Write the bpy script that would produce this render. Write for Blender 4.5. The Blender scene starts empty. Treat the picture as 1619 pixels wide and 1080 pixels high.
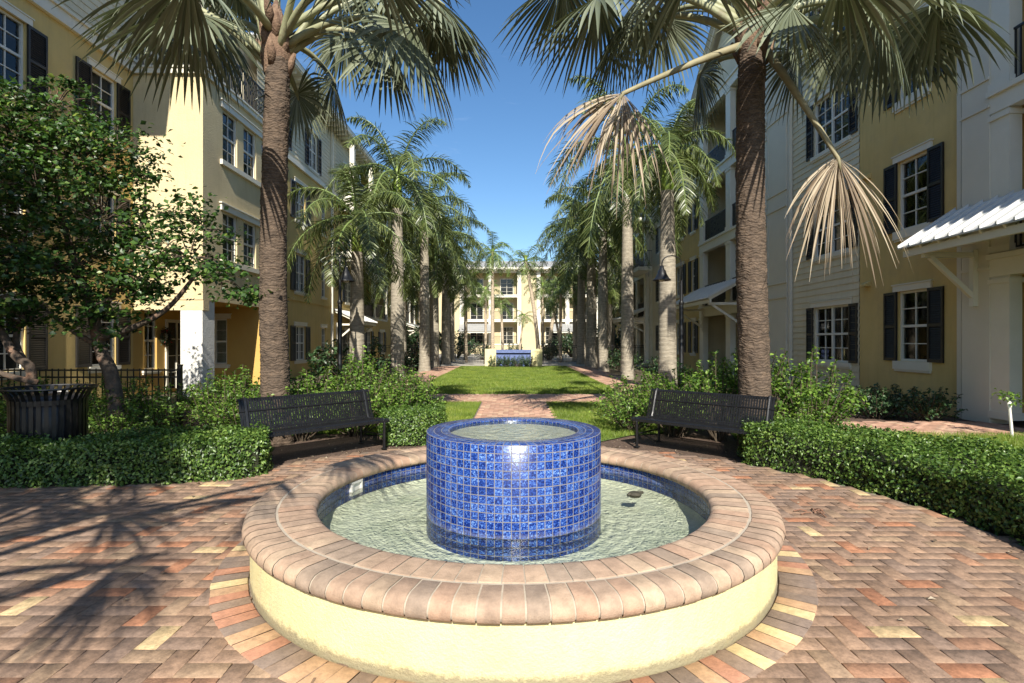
import bpy, math, random
import numpy as np
from mathutils import Vector, Matrix, noise
R = math.radians; PI = math.pi
random.seed(7); rng = np.random.default_rng(7)
S = bpy.context.scene
COL = S.collection
FPX, CX, CY, CAMH = 850.0, 812.0, 540.0, 1.6
def at(px, py, Y):                       # where a point seen in the photo stands at distance Y
    return Vector(((px-CX)/FPX*Y, Y, CAMH-(py-CY)/FPX*Y))

# ------------------------------------------------------------------ helpers
class MB:
    def __init__(s): s.v = []; s.f = []; s.uv = None
    def add(s, vs, fs):
        n = len(s.v); s.v.extend([tuple(v) for v in vs]); s.f.extend([tuple(i+n for i in f) for f in fs]); return s
    def box(s, x0, x1, y0, y1, z0, z1):
        if x0 > x1: x0, x1 = x1, x0
        if y0 > y1: y0, y1 = y1, y0
        if z0 > z1: z0, z1 = z1, z0
        return s.add([(x0,y0,z0),(x1,y0,z0),(x1,y1,z0),(x0,y1,z0),(x0,y0,z1),(x1,y0,z1),(x1,y1,z1),(x0,y1,z1)],
                     [(0,3,2,1),(4,5,6,7),(0,1,5,4),(1,2,6,5),(2,3,7,6),(3,0,4,7)])
    def obox(s, a, b, w, t, up=Vector((0,0,1))):          # a bar from a to b, w wide, t thick
        a = Vector(a); b = Vector(b); d = (b-a).normalized()
        x = d.cross(up)
        if x.length < 1e-4: x = d.cross(Vector((0,1,0)))
        x.normalize(); y = x.cross(d).normalized()
        vs = []
        for p in (a, b):
            for i, j in ((-1,-1),(1,-1),(1,1),(-1,1)): vs.append(p + x*(w/2*i) + y*(t/2*j))
        return s.add(vs, [(0,1,2,3),(7,6,5,4),(0,4,5,1),(1,5,6,2),(2,6,7,3),(3,7,4,0)])
    def tube(s, pts, rad, n=8, cap=True):
        pts = [Vector(p) for p in pts]; k = len(pts)
        if not hasattr(rad, '__len__'): rad = [rad]*k
        vs = []; prev = None
        for i, p in enumerate(pts):
            d = (pts[min(i+1,k-1)]-pts[max(i-1,0)]).normalized()
            if prev is None: x = d.orthogonal().normalized()
            else:
                x = prev - d*prev.dot(d); x.normalize()
            prev = x; y = d.cross(x)
            for j in range(n):
                a = 2*PI*j/n; vs.append(p + (x*math.cos(a)+y*math.sin(a))*rad[i])
        fs = [(i*n+j, i*n+(j+1)%n, (i+1)*n+(j+1)%n, (i+1)*n+j) for i in range(k-1) for j in range(n)]
        if cap: fs += [tuple(range(n-1,-1,-1)), tuple(range((k-1)*n, k*n))]
        return s.add(vs, fs)
    def lathe(s, prof, c=(0,0), n=96, a0=0, a1=2*PI, closed=True):
        m = n if closed else n+1; vs = []
        for r, z in prof:
            for j in range(m):
                a = a0+(a1-a0)*j/n; vs.append((c[0]+r*math.cos(a), c[1]+r*math.sin(a), z))
        fs = []
        for i in range(len(prof)-1):
            for j in range(n):
                k = (j+1) % m if closed else j+1
                fs.append((i*m+j, i*m+k, (i+1)*m+k, (i+1)*m+j))
        return s.add(vs, fs)
    def prism(s, poly, z0, z1):
        n = len(poly)
        vs = [(x,y,z0) for x,y in poly]+[(x,y,z1) for x,y in poly]
        return s.add(vs, [tuple(range(n-1,-1,-1)), tuple(range(n,2*n))]+[(i,(i+1)%n,n+(i+1)%n,n+i) for i in range(n)])
    def build(s, name, m, parent=None, smooth=False, off=None):
        me = bpy.data.meshes.new(name)
        o = wloc(parent) if off is None else Vector(off)
        me.from_pydata([(v[0]-o.x, v[1]-o.y, v[2]-o.z) for v in s.v], [], s.f)
        if smooth: me.polygons.foreach_set('use_smooth', [True]*len(me.polygons))
        me.materials.append(m)
        return link(name, me, parent)
WL = {}
def wloc(p):
    while p is not None and p.name not in WL: p = p.parent
    return WL[p.name] if p is not None else Vector((0,0,0))
def link(name, me, parent=None):
    o = bpy.data.objects.new(name, me); COL.objects.link(o)
    if parent is not None: o.parent = parent
    return o
def thing(name, label, cat, loc=(0,0,0), rz=0, group=None):
    o = bpy.data.objects.new(name, None); COL.objects.link(o)
    o.empty_display_size = .2
    o.location = loc; o.rotation_euler = (0,0,rz); tag(o, label, cat, group)
    WL[o.name] = Vector(loc) if rz == 0 else Vector((0,0,0))
    return o
def tag(o, label=None, cat=None, group=None, kind=None):
    if label: o['label'] = label
    if cat: o['category'] = cat
    if group: o['group'] = group
    if kind: o['kind'] = kind
    return o
def base(o, loc):           # move a one-mesh thing's origin to its base
    loc = Vector(loc); o.data.transform(Matrix.Translation(-loc)); o.location = loc; return o
def kids(o): return [c for c in bpy.data.objects if c.parent == o]
def copy_tree(o, parent=None):
    c = o.copy(); COL.objects.link(c)
    if parent is not None: c.parent = parent
    for k in kids(o): copy_tree(k, c)
    return c
def fast(name, V, F, m, parent=None, smooth=False, off=None):     # numpy mesh, V (n,3) F (m,k)
    o = wloc(parent) if off is None else Vector(off)
    me = bpy.data.meshes.new(name); V = np.asarray(V, dtype=np.float32)-np.array(o[:], dtype=np.float32); F = np.asarray(F, dtype=np.int32)
    me.vertices.add(len(V)); me.vertices.foreach_set('co', V.ravel())
    k = F.shape[1]; me.loops.add(F.size); me.loops.foreach_set('vertex_index', F.ravel())
    me.polygons.add(len(F)); me.polygons.foreach_set('loop_start', np.arange(0, F.size, k, dtype=np.int32))
    me.polygons.foreach_set('loop_total', np.full(len(F), k, dtype=np.int32))
    if smooth: me.polygons.foreach_set('use_smooth', np.ones(len(F), dtype=bool))
    me.update(calc_edges=True); me.materials.append(m)
    return link(name, me, parent)

# ------------------------------------------------------------------ materials
def newmat(name):
    m = bpy.data.materials.new(name); m.use_nodes = True; nt = m.node_tree
    return m, nt, nt.nodes['Principled BSDF'], nt.nodes['Material Output']
def N(nt, t, **kw):
    n = nt.nodes.new(t)
    for k, v in kw.items():
        if k in n.inputs: n.inputs[k].default_value = v
        else: setattr(n, k, v)
    return n
def ramp(nt, fac, stops, interp='LINEAR'):
    n = nt.nodes.new('ShaderNodeValToRGB'); cr = n.color_ramp; cr.interpolation = interp
    while len(cr.elements) < len(stops): cr.elements.new(.5)
    for e, (p, c) in zip(cr.elements, stops): e.position = p; e.color = (*c, 1)
    nt.links.new(fac, n.inputs[0]); return n
def mixc(nt, f, a, b, mode='MIX'):
    n = nt.nodes.new('ShaderNodeMix'); n.data_type = 'RGBA'; n.blend_type = mode
    for sock, v in ((n.inputs[0], f), (n.inputs[6], a), (n.inputs[7], b)):
        if hasattr(v, 'is_linked') or hasattr(v, 'links'): nt.links.new(v, sock)
        else: sock.default_value = v if not isinstance(v, tuple) else (*v, 1)
    return n.outputs[2]
def coords(nt, sx=1, sy=1, sz=1, rz=0):
    tc = nt.nodes.new('ShaderNodeTexCoord'); mp = nt.nodes.new('ShaderNodeMapping')
    mp.inputs['Scale'].default_value = (sx, sy, sz); mp.inputs['Rotation'].default_value = (0,0,rz)
    nt.links.new(tc.outputs['Object'], mp.inputs[0]); return mp.outputs[0]
def bump(nt, p, h, strength, dist=.01):
    b = N(nt, 'ShaderNodeBump', Strength=strength, Distance=dist); nt.links.new(h, b.inputs['Height']); nt.links.new(b.outputs[0], p.inputs['Normal']); return b
def mat_n(name, c1, c2, scale=3, rough=.7, bs=60, bst=.0, bd=.01, met=0, sxyz=(1,1,1), stain=None, det=5, streak=0):
    m, nt, p, o = newmat(name); co = coords(nt, *sxyz)
    n = N(nt, 'ShaderNodeTexNoise', Scale=scale, Detail=det, Roughness=.65); nt.links.new(co, n.inputs[0])
    r = ramp(nt, n.outputs[0], [(.3, c1), (.7, c2)]); c = r.outputs[0]
    if stain:
        n3 = N(nt, 'ShaderNodeTexNoise', Scale=stain[1], Detail=6.0, Roughness=.7); nt.links.new(co, n3.inputs[0])
        rr = ramp(nt, n3.outputs[0], [(.52, (0,0,0)), (.68, (1,1,1))]); c = mixc(nt, rr.outputs[0], c, stain[0])
    if streak:
        ns = N(nt, 'ShaderNodeTexNoise', Scale=2.4, Detail=7.0, Roughness=.7); nt.links.new(coords(nt, 2.2, 2.2, .16), ns.inputs[0])
        c = mixc(nt, 1.0, c, ramp(nt, ns.outputs[0], [(.30, (.91,.90,.88)), (.5, (1,1,1)), (.72, (1.03,1.03,1.03))]).outputs[0], 'MULTIPLY')
        nb = N(nt, 'ShaderNodeTexNoise', Scale=.45, Detail=5.0, Roughness=.6); nt.links.new(coords(nt), nb.inputs[0])
        c = mixc(nt, 1.0, c, ramp(nt, nb.outputs[0], [(.35, (.90,.90,.89)), (.65, (1.05,1.05,1.05))]).outputs[0], 'MULTIPLY')
    nt.links.new(c, p.inputs['Base Color']); p.inputs['Roughness'].default_value = rough; p.inputs['Metallic'].default_value = met
    if bst:
        n2 = N(nt, 'ShaderNodeTexNoise', Scale=bs, Detail=4.0); nt.links.new(co, n2.inputs[0]); bump(nt, p, n2.outputs[0], bst, bd)
    return m
def mat_leaf(name, stops, rough=.45, trans=.3, tcol=None, patch=None):
    m, nt, p, o = newmat(name)
    g = nt.nodes.new('ShaderNodeNewGeometry')
    r = ramp(nt, g.outputs['Random Per Island'], stops)
    rc_ = r.outputs[0]
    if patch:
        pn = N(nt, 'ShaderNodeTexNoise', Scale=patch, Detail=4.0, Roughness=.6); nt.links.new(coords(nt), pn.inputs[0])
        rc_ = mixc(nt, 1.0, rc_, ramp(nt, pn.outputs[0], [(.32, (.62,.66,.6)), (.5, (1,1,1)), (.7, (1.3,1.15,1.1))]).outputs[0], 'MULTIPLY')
    nt.links.new(rc_, p.inputs['Base Color']); p.inputs['Roughness'].default_value = rough
    t = nt.nodes.new('ShaderNodeBsdfTranslucent')
    tc = mixc(nt, 1.0, rc_, tcol or (1.25,1.3,.6), 'MULTIPLY'); nt.links.new(tc, t.inputs[0])
    ms = nt.nodes.new('ShaderNodeMixShader'); ms.inputs[0].default_value = trans
    nt.links.new(p.outputs[0], ms.inputs[1]); nt.links.new(t.outputs[0], ms.inputs[2]); nt.links.new(ms.outputs[0], o.inputs[0])
    return m
def mat_island(name, stops, rough=.85, nscale=25, namt=.35, bst=.4, bs=120, interp='CONSTANT', big=None):
    m, nt, p, o = newmat(name); g = nt.nodes.new('ShaderNodeNewGeometry'); co = coords(nt)
    r = ramp(nt, g.outputs['Random Per Island'], stops, interp)
    n = N(nt, 'ShaderNodeTexNoise', Scale=nscale, Detail=6.0, Roughness=.7); nt.links.new(co, n.inputs[0])
    d = ramp(nt, n.outputs[0], [(.25, (1-namt,)*3), (.75, (1+namt*.6,)*3)])
    c = mixc(nt, 1.0, r.outputs[0], d.outputs[0], 'MULTIPLY')
    n4 = N(nt, 'ShaderNodeTexNoise', Scale=1.1, Detail=4.0); nt.links.new(co, n4.inputs[0])
    d4 = ramp(nt, n4.outputs[0], [(.3, (.8,.78,.76)), (.7, (1.12,1.1,1.06))]); c = mixc(nt, 1.0, c, d4.outputs[0], 'MULTIPLY')
    nt.links.new(c, p.inputs['Base Color']); p.inputs['Roughness'].default_value = rough
    n2 = N(nt, 'ShaderNodeTexNoise', Scale=bs, Detail=5.0); nt.links.new(co, n2.inputs[0]); bump(nt, p, n2.outputs[0], bst, .004)
    return m

M = {}
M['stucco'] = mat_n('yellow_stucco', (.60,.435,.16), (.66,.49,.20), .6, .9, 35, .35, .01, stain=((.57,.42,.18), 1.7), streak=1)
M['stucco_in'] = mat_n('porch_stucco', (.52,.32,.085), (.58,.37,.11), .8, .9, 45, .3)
M['wing'] = mat_n('pale_stucco', (.58,.48,.28), (.65,.54,.33), .5, .9, 22, .55, .02, stain=((.57,.47,.29), 1.2), streak=1)
M['siding'] = mat_n('cream_siding', (.63,.56,.40), (.68,.61,.44), 1.5, .6, 80, .1, streak=1)
M['trim'] = mat_n('white_trim', (.68,.64,.53), (.74,.70,.59), 2, .5, 60, .08)
M['panel'] = mat_n('grey_white_panel', (.62,.575,.47), (.67,.62,.51), 1.2, .6, 60, .08)
M['whitestucco'] = mat_n('white_rough_stucco', (.66,.65,.61), (.74,.73,.69), 2, .9, 22, .7, .02)
M['soffit'] = mat_n('soffit_paint', (.60,.58,.50), (.66,.63,.56), 2, .6)
M['roofmetal'] = mat_n('pale_metal_roof', (.60,.61,.60), (.70,.70,.68), 2, .35, 30, .05, met=.2)
M['greyroof'] = mat_n('grey_tile_roof', (.26,.26,.25), (.36,.355,.34), 1.5, .8, 12, .5, sxyz=(.3,1,3))
M['farwall'] = mat_n('cream_stucco', (.50,.42,.25), (.58,.49,.31), .5, .9, 30, .2)
M['shutter'] = mat_n('dark_shutter', (.012,.011,.010), (.022,.02,.018), 8, .45)
M['black'] = mat_n('black_metal', (.006,.006,.0065), (.013,.013,.014), 14, .36, 90, .12, met=.0)
M['frame'] = mat_n('window_frame', (.66,.64,.57), (.72,.70,.64), 3, .45)
M['blind'] = mat_n('curtain', (.60,.58,.52), (.7,.68,.62), 3, .8, sxyz=(30,30,.2))
M['dark'] = mat_n('dark_room', (.01,.01,.012), (.02,.02,.02), 1, .9)
M['door'] = mat_n('door_paint', (.03,.028,.03), (.05,.045,.045), 4, .4)
def mk_glass():
    m, nt, p, o = newmat('window_glass'); co = coords(nt)
    n = N(nt, 'ShaderNodeTexNoise', Scale=.9, Detail=2.0); nt.links.new(co, n.inputs[0])
    r = ramp(nt, n.outputs[0], [(.35, (.008,.010,.011)), (.55, (.02,.024,.026)), (.7, (.05,.055,.055))]); nt.links.new(r.outputs[0], p.inputs['Base Color'])
    p.inputs['Roughness'].default_value = .05; p.inputs['IOR'].default_value = 1.5
    bump(nt, p, n.outputs[0], .08, .05); return m
M['glass'] = mk_glass()
def mk_clear():
    m, nt, p, o = newmat('clear_glass'); t = nt.nodes.new('ShaderNodeBsdfTransparent'); g = nt.nodes.new('ShaderNodeBsdfGlossy'); g.inputs['Roughness'].default_value = .02
    f = nt.nodes.new('ShaderNodeFresnel'); f.inputs[0].default_value = 1.6; ms = nt.nodes.new('ShaderNodeMixShader')
    t.inputs[0].default_value = (.85,.88,.86,1)
    nt.links.new(f.outputs[0], ms.inputs[0]); nt.links.new(t.outputs[0], ms.inputs[1]); nt.links.new(g.outputs[0], ms.inputs[2]); nt.links.new(ms.outputs[0], o.inputs[0]); return m
M['clear'] = mk_clear()
def mk_water():
    m, nt, p, o = newmat('fountain_water'); co = coords(nt)
    t = nt.nodes.new('ShaderNodeBsdfTransparent'); g = nt.nodes.new('ShaderNodeBsdfGlossy'); g.inputs['Roughness'].default_value = .03
    t.inputs[0].default_value = (.94,.97,.92,1)
    n = N(nt, 'ShaderNodeTexNoise', Scale=24.0, Detail=3.0, Distortion=1.0); nt.links.new(co, n.inputs[0])
    b = N(nt, 'ShaderNodeBump', Strength=.34, Distance=.016); nt.links.new(n.outputs[0], b.inputs['Height'])
    f = nt.nodes.new('ShaderNodeFresnel'); f.inputs[0].default_value = 1.25
    for x in (g, f): nt.links.new(b.outputs[0], x.inputs['Normal'])
    ms = nt.nodes.new('ShaderNodeMixShader'); nt.links.new(f.outputs[0], ms.inputs[0]); nt.links.new(t.outputs[0], ms.inputs[1]); nt.links.new(g.outputs[0], ms.inputs[2]); nt.links.new(ms.outputs[0], o.inputs[0]); return m
M['water'] = mk_water()
def mk_tile(name, w=.0585):
    m, nt, p, o = newmat(name); uv = nt.nodes.new('ShaderNodeUVMap')
    br = N(nt, 'ShaderNodeTexBrick'); br.offset = 0; br.squash = 1
    for k, v in {'Scale':1.0,'Mortar Size':.0034,'Mortar Smooth':.25,'Bias':0.0,'Brick Width':w,'Row Height':w}.items(): br.inputs[k].default_value = v
    br.inputs['Color1'].default_value = (0,0,0,1); br.inputs['Color2'].default_value = (1,1,1,1); br.inputs['Mortar'].default_value = (.5,.5,.5,1)
    nt.links.new(uv.outputs[0], br.inputs[0])
    n = N(nt, 'ShaderNodeTexNoise', Scale=80.0, Detail=3.0, Roughness=.6, Distortion=.9); nt.links.new(uv.outputs[0], n.inputs[0])
    add = N(nt, 'ShaderNodeMath', operation='MULTIPLY_ADD'); nt.links.new(br.outputs[0], add.inputs[0]); add.inputs[1].default_value = .11; nt.links.new(n.outputs[0], add.inputs[2])
    r = ramp(nt, add.outputs[0], [(.40, (.002,.006,.05)), (.52, (.006,.022,.16)), (.62, (.022,.075,.32)), (.74, (.17,.29,.52))])
    c = mixc(nt, br.outputs['Fac'], r.outputs[0], (.17,.165,.17))
    co = coords(nt); sx = nt.nodes.new('ShaderNodeSeparateXYZ'); nt.links.new(co, sx.inputs[0])
    n5 = N(nt, 'ShaderNodeTexNoise', Scale=14.0, Detail=5.0); nt.links.new(co, n5.inputs[0])
    za = N(nt, 'ShaderNodeMath', operation='MULTIPLY_ADD'); nt.links.new(n5.outputs[0], za.inputs[0]); za.inputs[1].default_value = -.09; nt.links.new(sx.outputs[2], za.inputs[2])
    zr = ramp(nt, za.outputs[0], [(.19, (.0,.0,.0)), (.21, (.16,.16,.16)), (.24, (.0,.0,.0))]); c = mixc(nt, zr.outputs[0], c, (.45,.45,.42)); nt.links.new(c, p.inputs['Base Color'])
    rg = N(nt, 'ShaderNodeMath', operation='MULTIPLY_ADD'); nt.links.new(br.outputs['Fac'], rg.inputs[0]); rg.inputs[1].default_value = .6; rg.inputs[2].default_value = .24; nt.links.new(rg.outputs[0], p.inputs['Roughness'])
    inv = N(nt, 'ShaderNodeMath', operation='SUBTRACT'); inv.inputs[0].default_value = 1.0; nt.links.new(br.outputs['Fac'], inv.inputs[1])
    ad = N(nt, 'ShaderNodeMath', operation='MULTIPLY_ADD'); nt.links.new(n.outputs[0], ad.inputs[0]); ad.inputs[1].default_value = .25; nt.links.new(inv.outputs[0], ad.inputs[2])
    bump(nt, p, ad.outputs[0], .5, .004); return m
M['tile'] = mk_tile('blue_mosaic_tile')
M['plaster'] = mat_n('pool_plaster', (.62,.65,.50), (.84,.85,.70), 20, .8, 60, .3, stain=((.50,.55,.42), 2.5))
M['pebble'] = mat_n('pebble_plaster', (.42,.43,.33), (.88,.87,.74), 60, .7, 90, .4)
M['poolwall'] = mat_n('yellow_fountain_stucco', (.72,.64,.33), (.78,.70,.39), 3, .9, 70, .5, .01, stain=((.68,.60,.36), 9))
def mk_poolwall():
    m, nt, p, o = newmat('yellow_fountain_stucco'); co = coords(nt)
    n = N(nt, 'ShaderNodeTexNoise', Scale=3.0, Detail=6.0, Roughness=.7); nt.links.new(co, n.inputs[0])
    c = ramp(nt, n.outputs[0], [(.3, (.70,.62,.31)), (.7, (.79,.72,.41))]).outputs[0]
    n2 = N(nt, 'ShaderNodeTexNoise', Scale=26.0, Detail=6.0, Roughness=.8); nt.links.new(co, n2.inputs[0])
    c = mixc(nt, ramp(nt, n2.outputs[0], [(.60, (0,0,0)), (.68, (.7,.7,.7))]).outputs[0], c, (.42,.36,.22))
    co3 = coords(nt, 9, 9, 1.2); n3 = N(nt, 'ShaderNodeTexNoise', Scale=1.6, Detail=5.0, Roughness=.6); nt.links.new(co3, n3.inputs[0])
    c = mixc(nt, ramp(nt, n3.outputs[0], [(.50, (0,0,0)), (.72, (.55,.55,.55))]).outputs[0], c, (.52,.46,.31))
    sx = nt.nodes.new('ShaderNodeSeparateXYZ'); nt.links.new(co, sx.inputs[0])
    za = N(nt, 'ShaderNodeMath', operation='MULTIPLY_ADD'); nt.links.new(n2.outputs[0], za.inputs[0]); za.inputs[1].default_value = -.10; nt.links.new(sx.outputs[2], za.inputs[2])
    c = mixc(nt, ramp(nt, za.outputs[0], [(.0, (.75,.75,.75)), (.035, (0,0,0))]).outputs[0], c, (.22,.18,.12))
    nt.links.new(c, p.inputs['Base Color']); p.inputs['Roughness'].default_value = .92
    n4 = N(nt, 'ShaderNodeTexNoise', Scale=60.0, Detail=6.0, Roughness=.7); nt.links.new(co, n4.inputs[0]); bump(nt, p, n4.outputs[0], .8, .012); return m
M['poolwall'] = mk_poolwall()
M['coping'] = mat_island('coping_brick', [(0,(.43,.30,.215)),(.2,(.39,.28,.205)),(.38,(.46,.33,.235)),(.58,(.33,.25,.19)),(.68,(.43,.285,.20)),(.85,(.48,.355,.25))], .85, 11, .42, .7)
M['mortar'] = mat_n('mortar', (.38,.32,.25), (.47,.40,.31), 30, .95, 200, .3)
M['brick'] = mat_island('herringbone_brick', [(0,(.27,.18,.128)),(.22,(.305,.20,.138)),(.40,(.275,.19,.142)),(.56,(.33,.215,.145)),(.74,(.36,.20,.125)),(.84,(.35,.24,.158)),(.92,(.41,.19,.105)),(.972,(.60,.45,.25))], .85, 22, .6, .6)
M['ringbrick'] = mat_island('ring_brick', [(0,(.24,.18,.145)),(.3,(.44,.22,.14)),(.5,(.62,.49,.27)),(.66,(.28,.2,.15)),(.8,(.50,.32,.19))], .85, 22, .4, .5)
M['pathbrick'] = mat_island('path_brick', [(0,(.46,.27,.19)),(.3,(.54,.33,.24)),(.6,(.42,.25,.18)),(.8,(.58,.40,.28))], .85, 22, .3, .5)
M['joint'] = mat_n('joint_sand', (.08,.062,.048), (.30,.24,.18), 20, .95)
M['mulch'] = mat_n('mulch', (.035,.022,.015), (.16,.10,.07), 55, .95, 90, .9, .02, stain=((.20,.14,.10), 25))
M['soil'] = mat_n('garden_soil', (.05,.04,.02), (.11,.085,.05), 9, .95, 40, .5)
M['turf'] = mat_n('turf', (.045,.085,.012), (.11,.17,.03), 5, .95, 60, .6, .02)
M['road'] = mat_n('pale_concrete', (.36,.33,.28), (.44,.41,.35), 2, .9, 60, .2)
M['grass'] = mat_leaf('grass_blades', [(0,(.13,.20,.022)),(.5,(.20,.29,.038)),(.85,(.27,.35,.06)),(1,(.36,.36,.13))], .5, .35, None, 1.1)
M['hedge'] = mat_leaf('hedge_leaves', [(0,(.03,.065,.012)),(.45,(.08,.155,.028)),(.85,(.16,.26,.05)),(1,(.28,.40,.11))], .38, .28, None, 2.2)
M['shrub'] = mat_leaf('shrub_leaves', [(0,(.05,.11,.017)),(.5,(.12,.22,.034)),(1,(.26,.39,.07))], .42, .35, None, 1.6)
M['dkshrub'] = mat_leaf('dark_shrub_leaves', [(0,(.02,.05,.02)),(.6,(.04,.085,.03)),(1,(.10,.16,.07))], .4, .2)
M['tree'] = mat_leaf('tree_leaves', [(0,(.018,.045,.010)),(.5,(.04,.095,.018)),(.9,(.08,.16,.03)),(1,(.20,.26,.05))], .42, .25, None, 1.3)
M['royal'] = mat_leaf('royal_palm_leaflets', [(0,(.045,.065,.018)),(.5,(.09,.12,.03)),(1,(.20,.23,.085))], .35, .25)
M['coco'] = mat_leaf('coconut_leaflets', [(0,(.06,.10,.02)),(.5,(.11,.17,.035)),(1,(.20,.26,.07))], .4, .3)
M['fan'] = mat_leaf('silver_fan_leaf', [(0,(.085,.10,.06)),(.5,(.13,.148,.092)),(1,(.27,.295,.205))], .27, .13, (1.1,1.15,.7))
M['deadfan'] = mat_leaf('dead_fan_leaf', [(0,(.11,.08,.05)),(.3,(.25,.185,.125)),(.65,(.37,.295,.20)),(1,(.54,.46,.34))], .7, .25, (1.1,1,.8))
M['petiole'] = mat_n('pale_petiole', (.24,.25,.14), (.34,.34,.20), 4, .5, 30, .2, sxyz=(1,1,1), stain=((.22,.20,.12), 6))
M['rachis'] = mat_n('green_rachis', (.14,.20,.06), (.20,.27,.09), 4, .5)
M['shaft'] = mat_n('green_crownshaft', (.13,.22,.03), (.26,.36,.06), 2.5, .35, 20, .1, sxyz=(1,1,.3), stain=((.18,.14,.06), 3))
M['bootfib'] = mat_n('crown_fibre', (.10,.055,.035), (.26,.17,.11), 7, .9, 40, .8, .03)
M['stem'] = mat_n('shrub_stem', (.06,.045,.03), (.12,.09,.06), 12, .9)
M['bark'] = mat_n('tree_bark', (.05,.035,.025), (.13,.095,.07), 12, .9, 30, .7, .02, stain=((.24,.13,.08), 5))
M['white'] = mat_n('white_plastic', (.72,.70,.64), (.78,.76,.70), 5, .4)
M['wood'] = mat_n('soaked_stone', (.03,.03,.02), (.07,.06,.04), 20, .7)
M['tan'] = mat_n('twig', (.16,.08,.05), (.25,.13,.08), 20, .8)
M['wreath'] = mat_leaf('wreath_leaves', [(0,(.02,.04,.015)),(.8,(.03,.06,.02)),(1,(.3,.02,.02))], .6, .1)
M['lampglass'] = mat_n('lamp_lens', (.5,.5,.46), (.55,.55,.5), 5, .3)
def mk_trunk(name, c1, c2, c3, ring, bst, bd, ringamt=.5, dist=2.2):
    m, nt, p, o = newmat(name); co = coords(nt)
    w = N(nt, 'ShaderNodeTexWave', Scale=ring, Distortion=dist, Detail=4.0); w.bands_direction = 'Z'; w.inputs['Detail Scale'].default_value = 1.6; nt.links.new(co, w.inputs[0])
    n = N(nt, 'ShaderNodeTexNoise', Scale=9.0, Detail=6.0, Roughness=.7); nt.links.new(co, n.inputs[0])
    co2 = coords(nt, 1, 1, 3.5)
    n2 = N(nt, 'ShaderNodeTexNoise', Scale=14.0, Detail=4.0); nt.links.new(co2, n2.inputs[0])
    c = ramp(nt, n.outputs[0], [(.3, c1), (.7, c2)]).outputs[0]
    n7 = N(nt, 'ShaderNodeTexNoise', Scale=5.0, Detail=8.0, Roughness=.75); nt.links.new(coords(nt, 1, 1, 4.5), n7.inputs[0])
    c = mixc(nt, 1.0, c, ramp(nt, n7.outputs[0], [(.3, (.5,.48,.46)), (.52, (1,1,1)), (.72, (1.5,1.45,1.4))]).outputs[0], 'MULTIPLY')
    wr = ramp(nt, w.outputs['Fac'], [(.0, (1,1,1)), (.25, (0,0,0))])
    mf = N(nt, 'ShaderNodeMath', operation='MULTIPLY'); nt.links.new(wr.outputs[0], mf.inputs[0]); mf.inputs[1].default_value = ringamt
    c = mixc(nt, mf.outputs[0], c, c3); nt.links.new(c, p.inputs['Base Color']); p.inputs['Roughness'].default_value = .9
    a = N(nt, 'ShaderNodeMath', operation='MULTIPLY_ADD'); nt.links.new(n2.outputs[0], a.inputs[0]); a.inputs[1].default_value = 1.2; nt.links.new(w.outputs['Fac'], a.inputs[2])
    bump(nt, p, a.outputs[0], bst, bd); return m
M['royaltrunk'] = mk_trunk('royal_trunk', (.25,.22,.17), (.36,.32,.25), (.18,.155,.12), 2.2, .35, .012, .35)
M['fantrunk'] = mk_trunk('fan_trunk', (.05,.035,.024), (.15,.105,.072), (.03,.02,.014), 6.5, .55, .015, .35, 11.0)
M['cocotrunk'] = mk_trunk('coconut_trunk', (.38,.31,.22), (.48,.40,.30), (.28,.22,.16), 3, .3, .01, .3)

# ------------------------------------------------------------------ camera, light, sky
cam = bpy.data.objects.new('camera', bpy.data.cameras.new('camera')); COL.objects.link(cam); S.camera = cam
cam.location = (0,0,CAMH); cam.rotation_euler = (R(90),0,0)
cam.data.sensor_width = 36; cam.data.lens = FPX/1619*36; cam.data.shift_x = (809.5-CX)/1619; cam.data.clip_end = 2000; cam.data.clip_start = .05
EL, AZ = R(38), R(5)
sd = Vector((math.sin(AZ)*math.cos(EL), -math.cos(AZ)*math.cos(EL), math.sin(EL)))
sun = bpy.data.objects.new('sun', bpy.data.lights.new('sun', 'SUN')); COL.objects.link(sun)
sun.data.energy = 4.8; sun.data.angle = R(.4); sun.data.color = (1,.94,.83); sun.rotation_euler = sd.to_track_quat('Z','Y').to_euler(); sun.location = sd*40
W = bpy.data.worlds.new('World'); S.world = W; W.use_nodes = True; nt = W.node_tree
sky = nt.nodes.new('ShaderNodeTexSky'); sky.sky_type = 'NISHITA'; sky.sun_disc = False; sky.sun_elevation = EL; sky.sun_rotation = PI-AZ
sky.air_density = 1.0; sky.dust_density = .4; sky.ozone_density = 2.2
bg = nt.nodes['Background']; bg.inputs[1].default_value = .092; hs = nt.nodes.new('ShaderNodeHueSaturation'); hs.inputs['Saturation'].default_value = 1.2; nt.links.new(sky.outputs[0], hs.inputs['Color'])
tcw = nt.nodes.new('ShaderNodeTexCoord'); mpw = nt.nodes.new('ShaderNodeMapping'); mpw.inputs['Scale'].default_value = (1.2,1.0,7.0); nt.links.new(tcw.outputs['Generated'], mpw.inputs[0])
cn = N(nt, 'ShaderNodeTexNoise', Scale=2.2, Detail=7.0, Roughness=.62, Distortion=.4); nt.links.new(mpw.outputs[0], cn.inputs[0])
cr_ = ramp(nt, cn.outputs[0], [(.54, (0,0,0)), (.80, (.22,.22,.22))]); nt.links.new(mixc(nt, cr_.outputs[0], hs.outputs[0], (7.5,8.0,8.6)), bg.inputs[0])
S.view_settings.view_transform = 'Standard'; S.view_settings.look = 'None'; S.view_settings.exposure = .85; S.view_settings.gamma = 1
S.cycles.max_bounces = 8; S.cycles.transparent_max_bounces = 12; S.cycles.caustics_reflective = False; S.cycles.caustics_refractive = False

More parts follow.
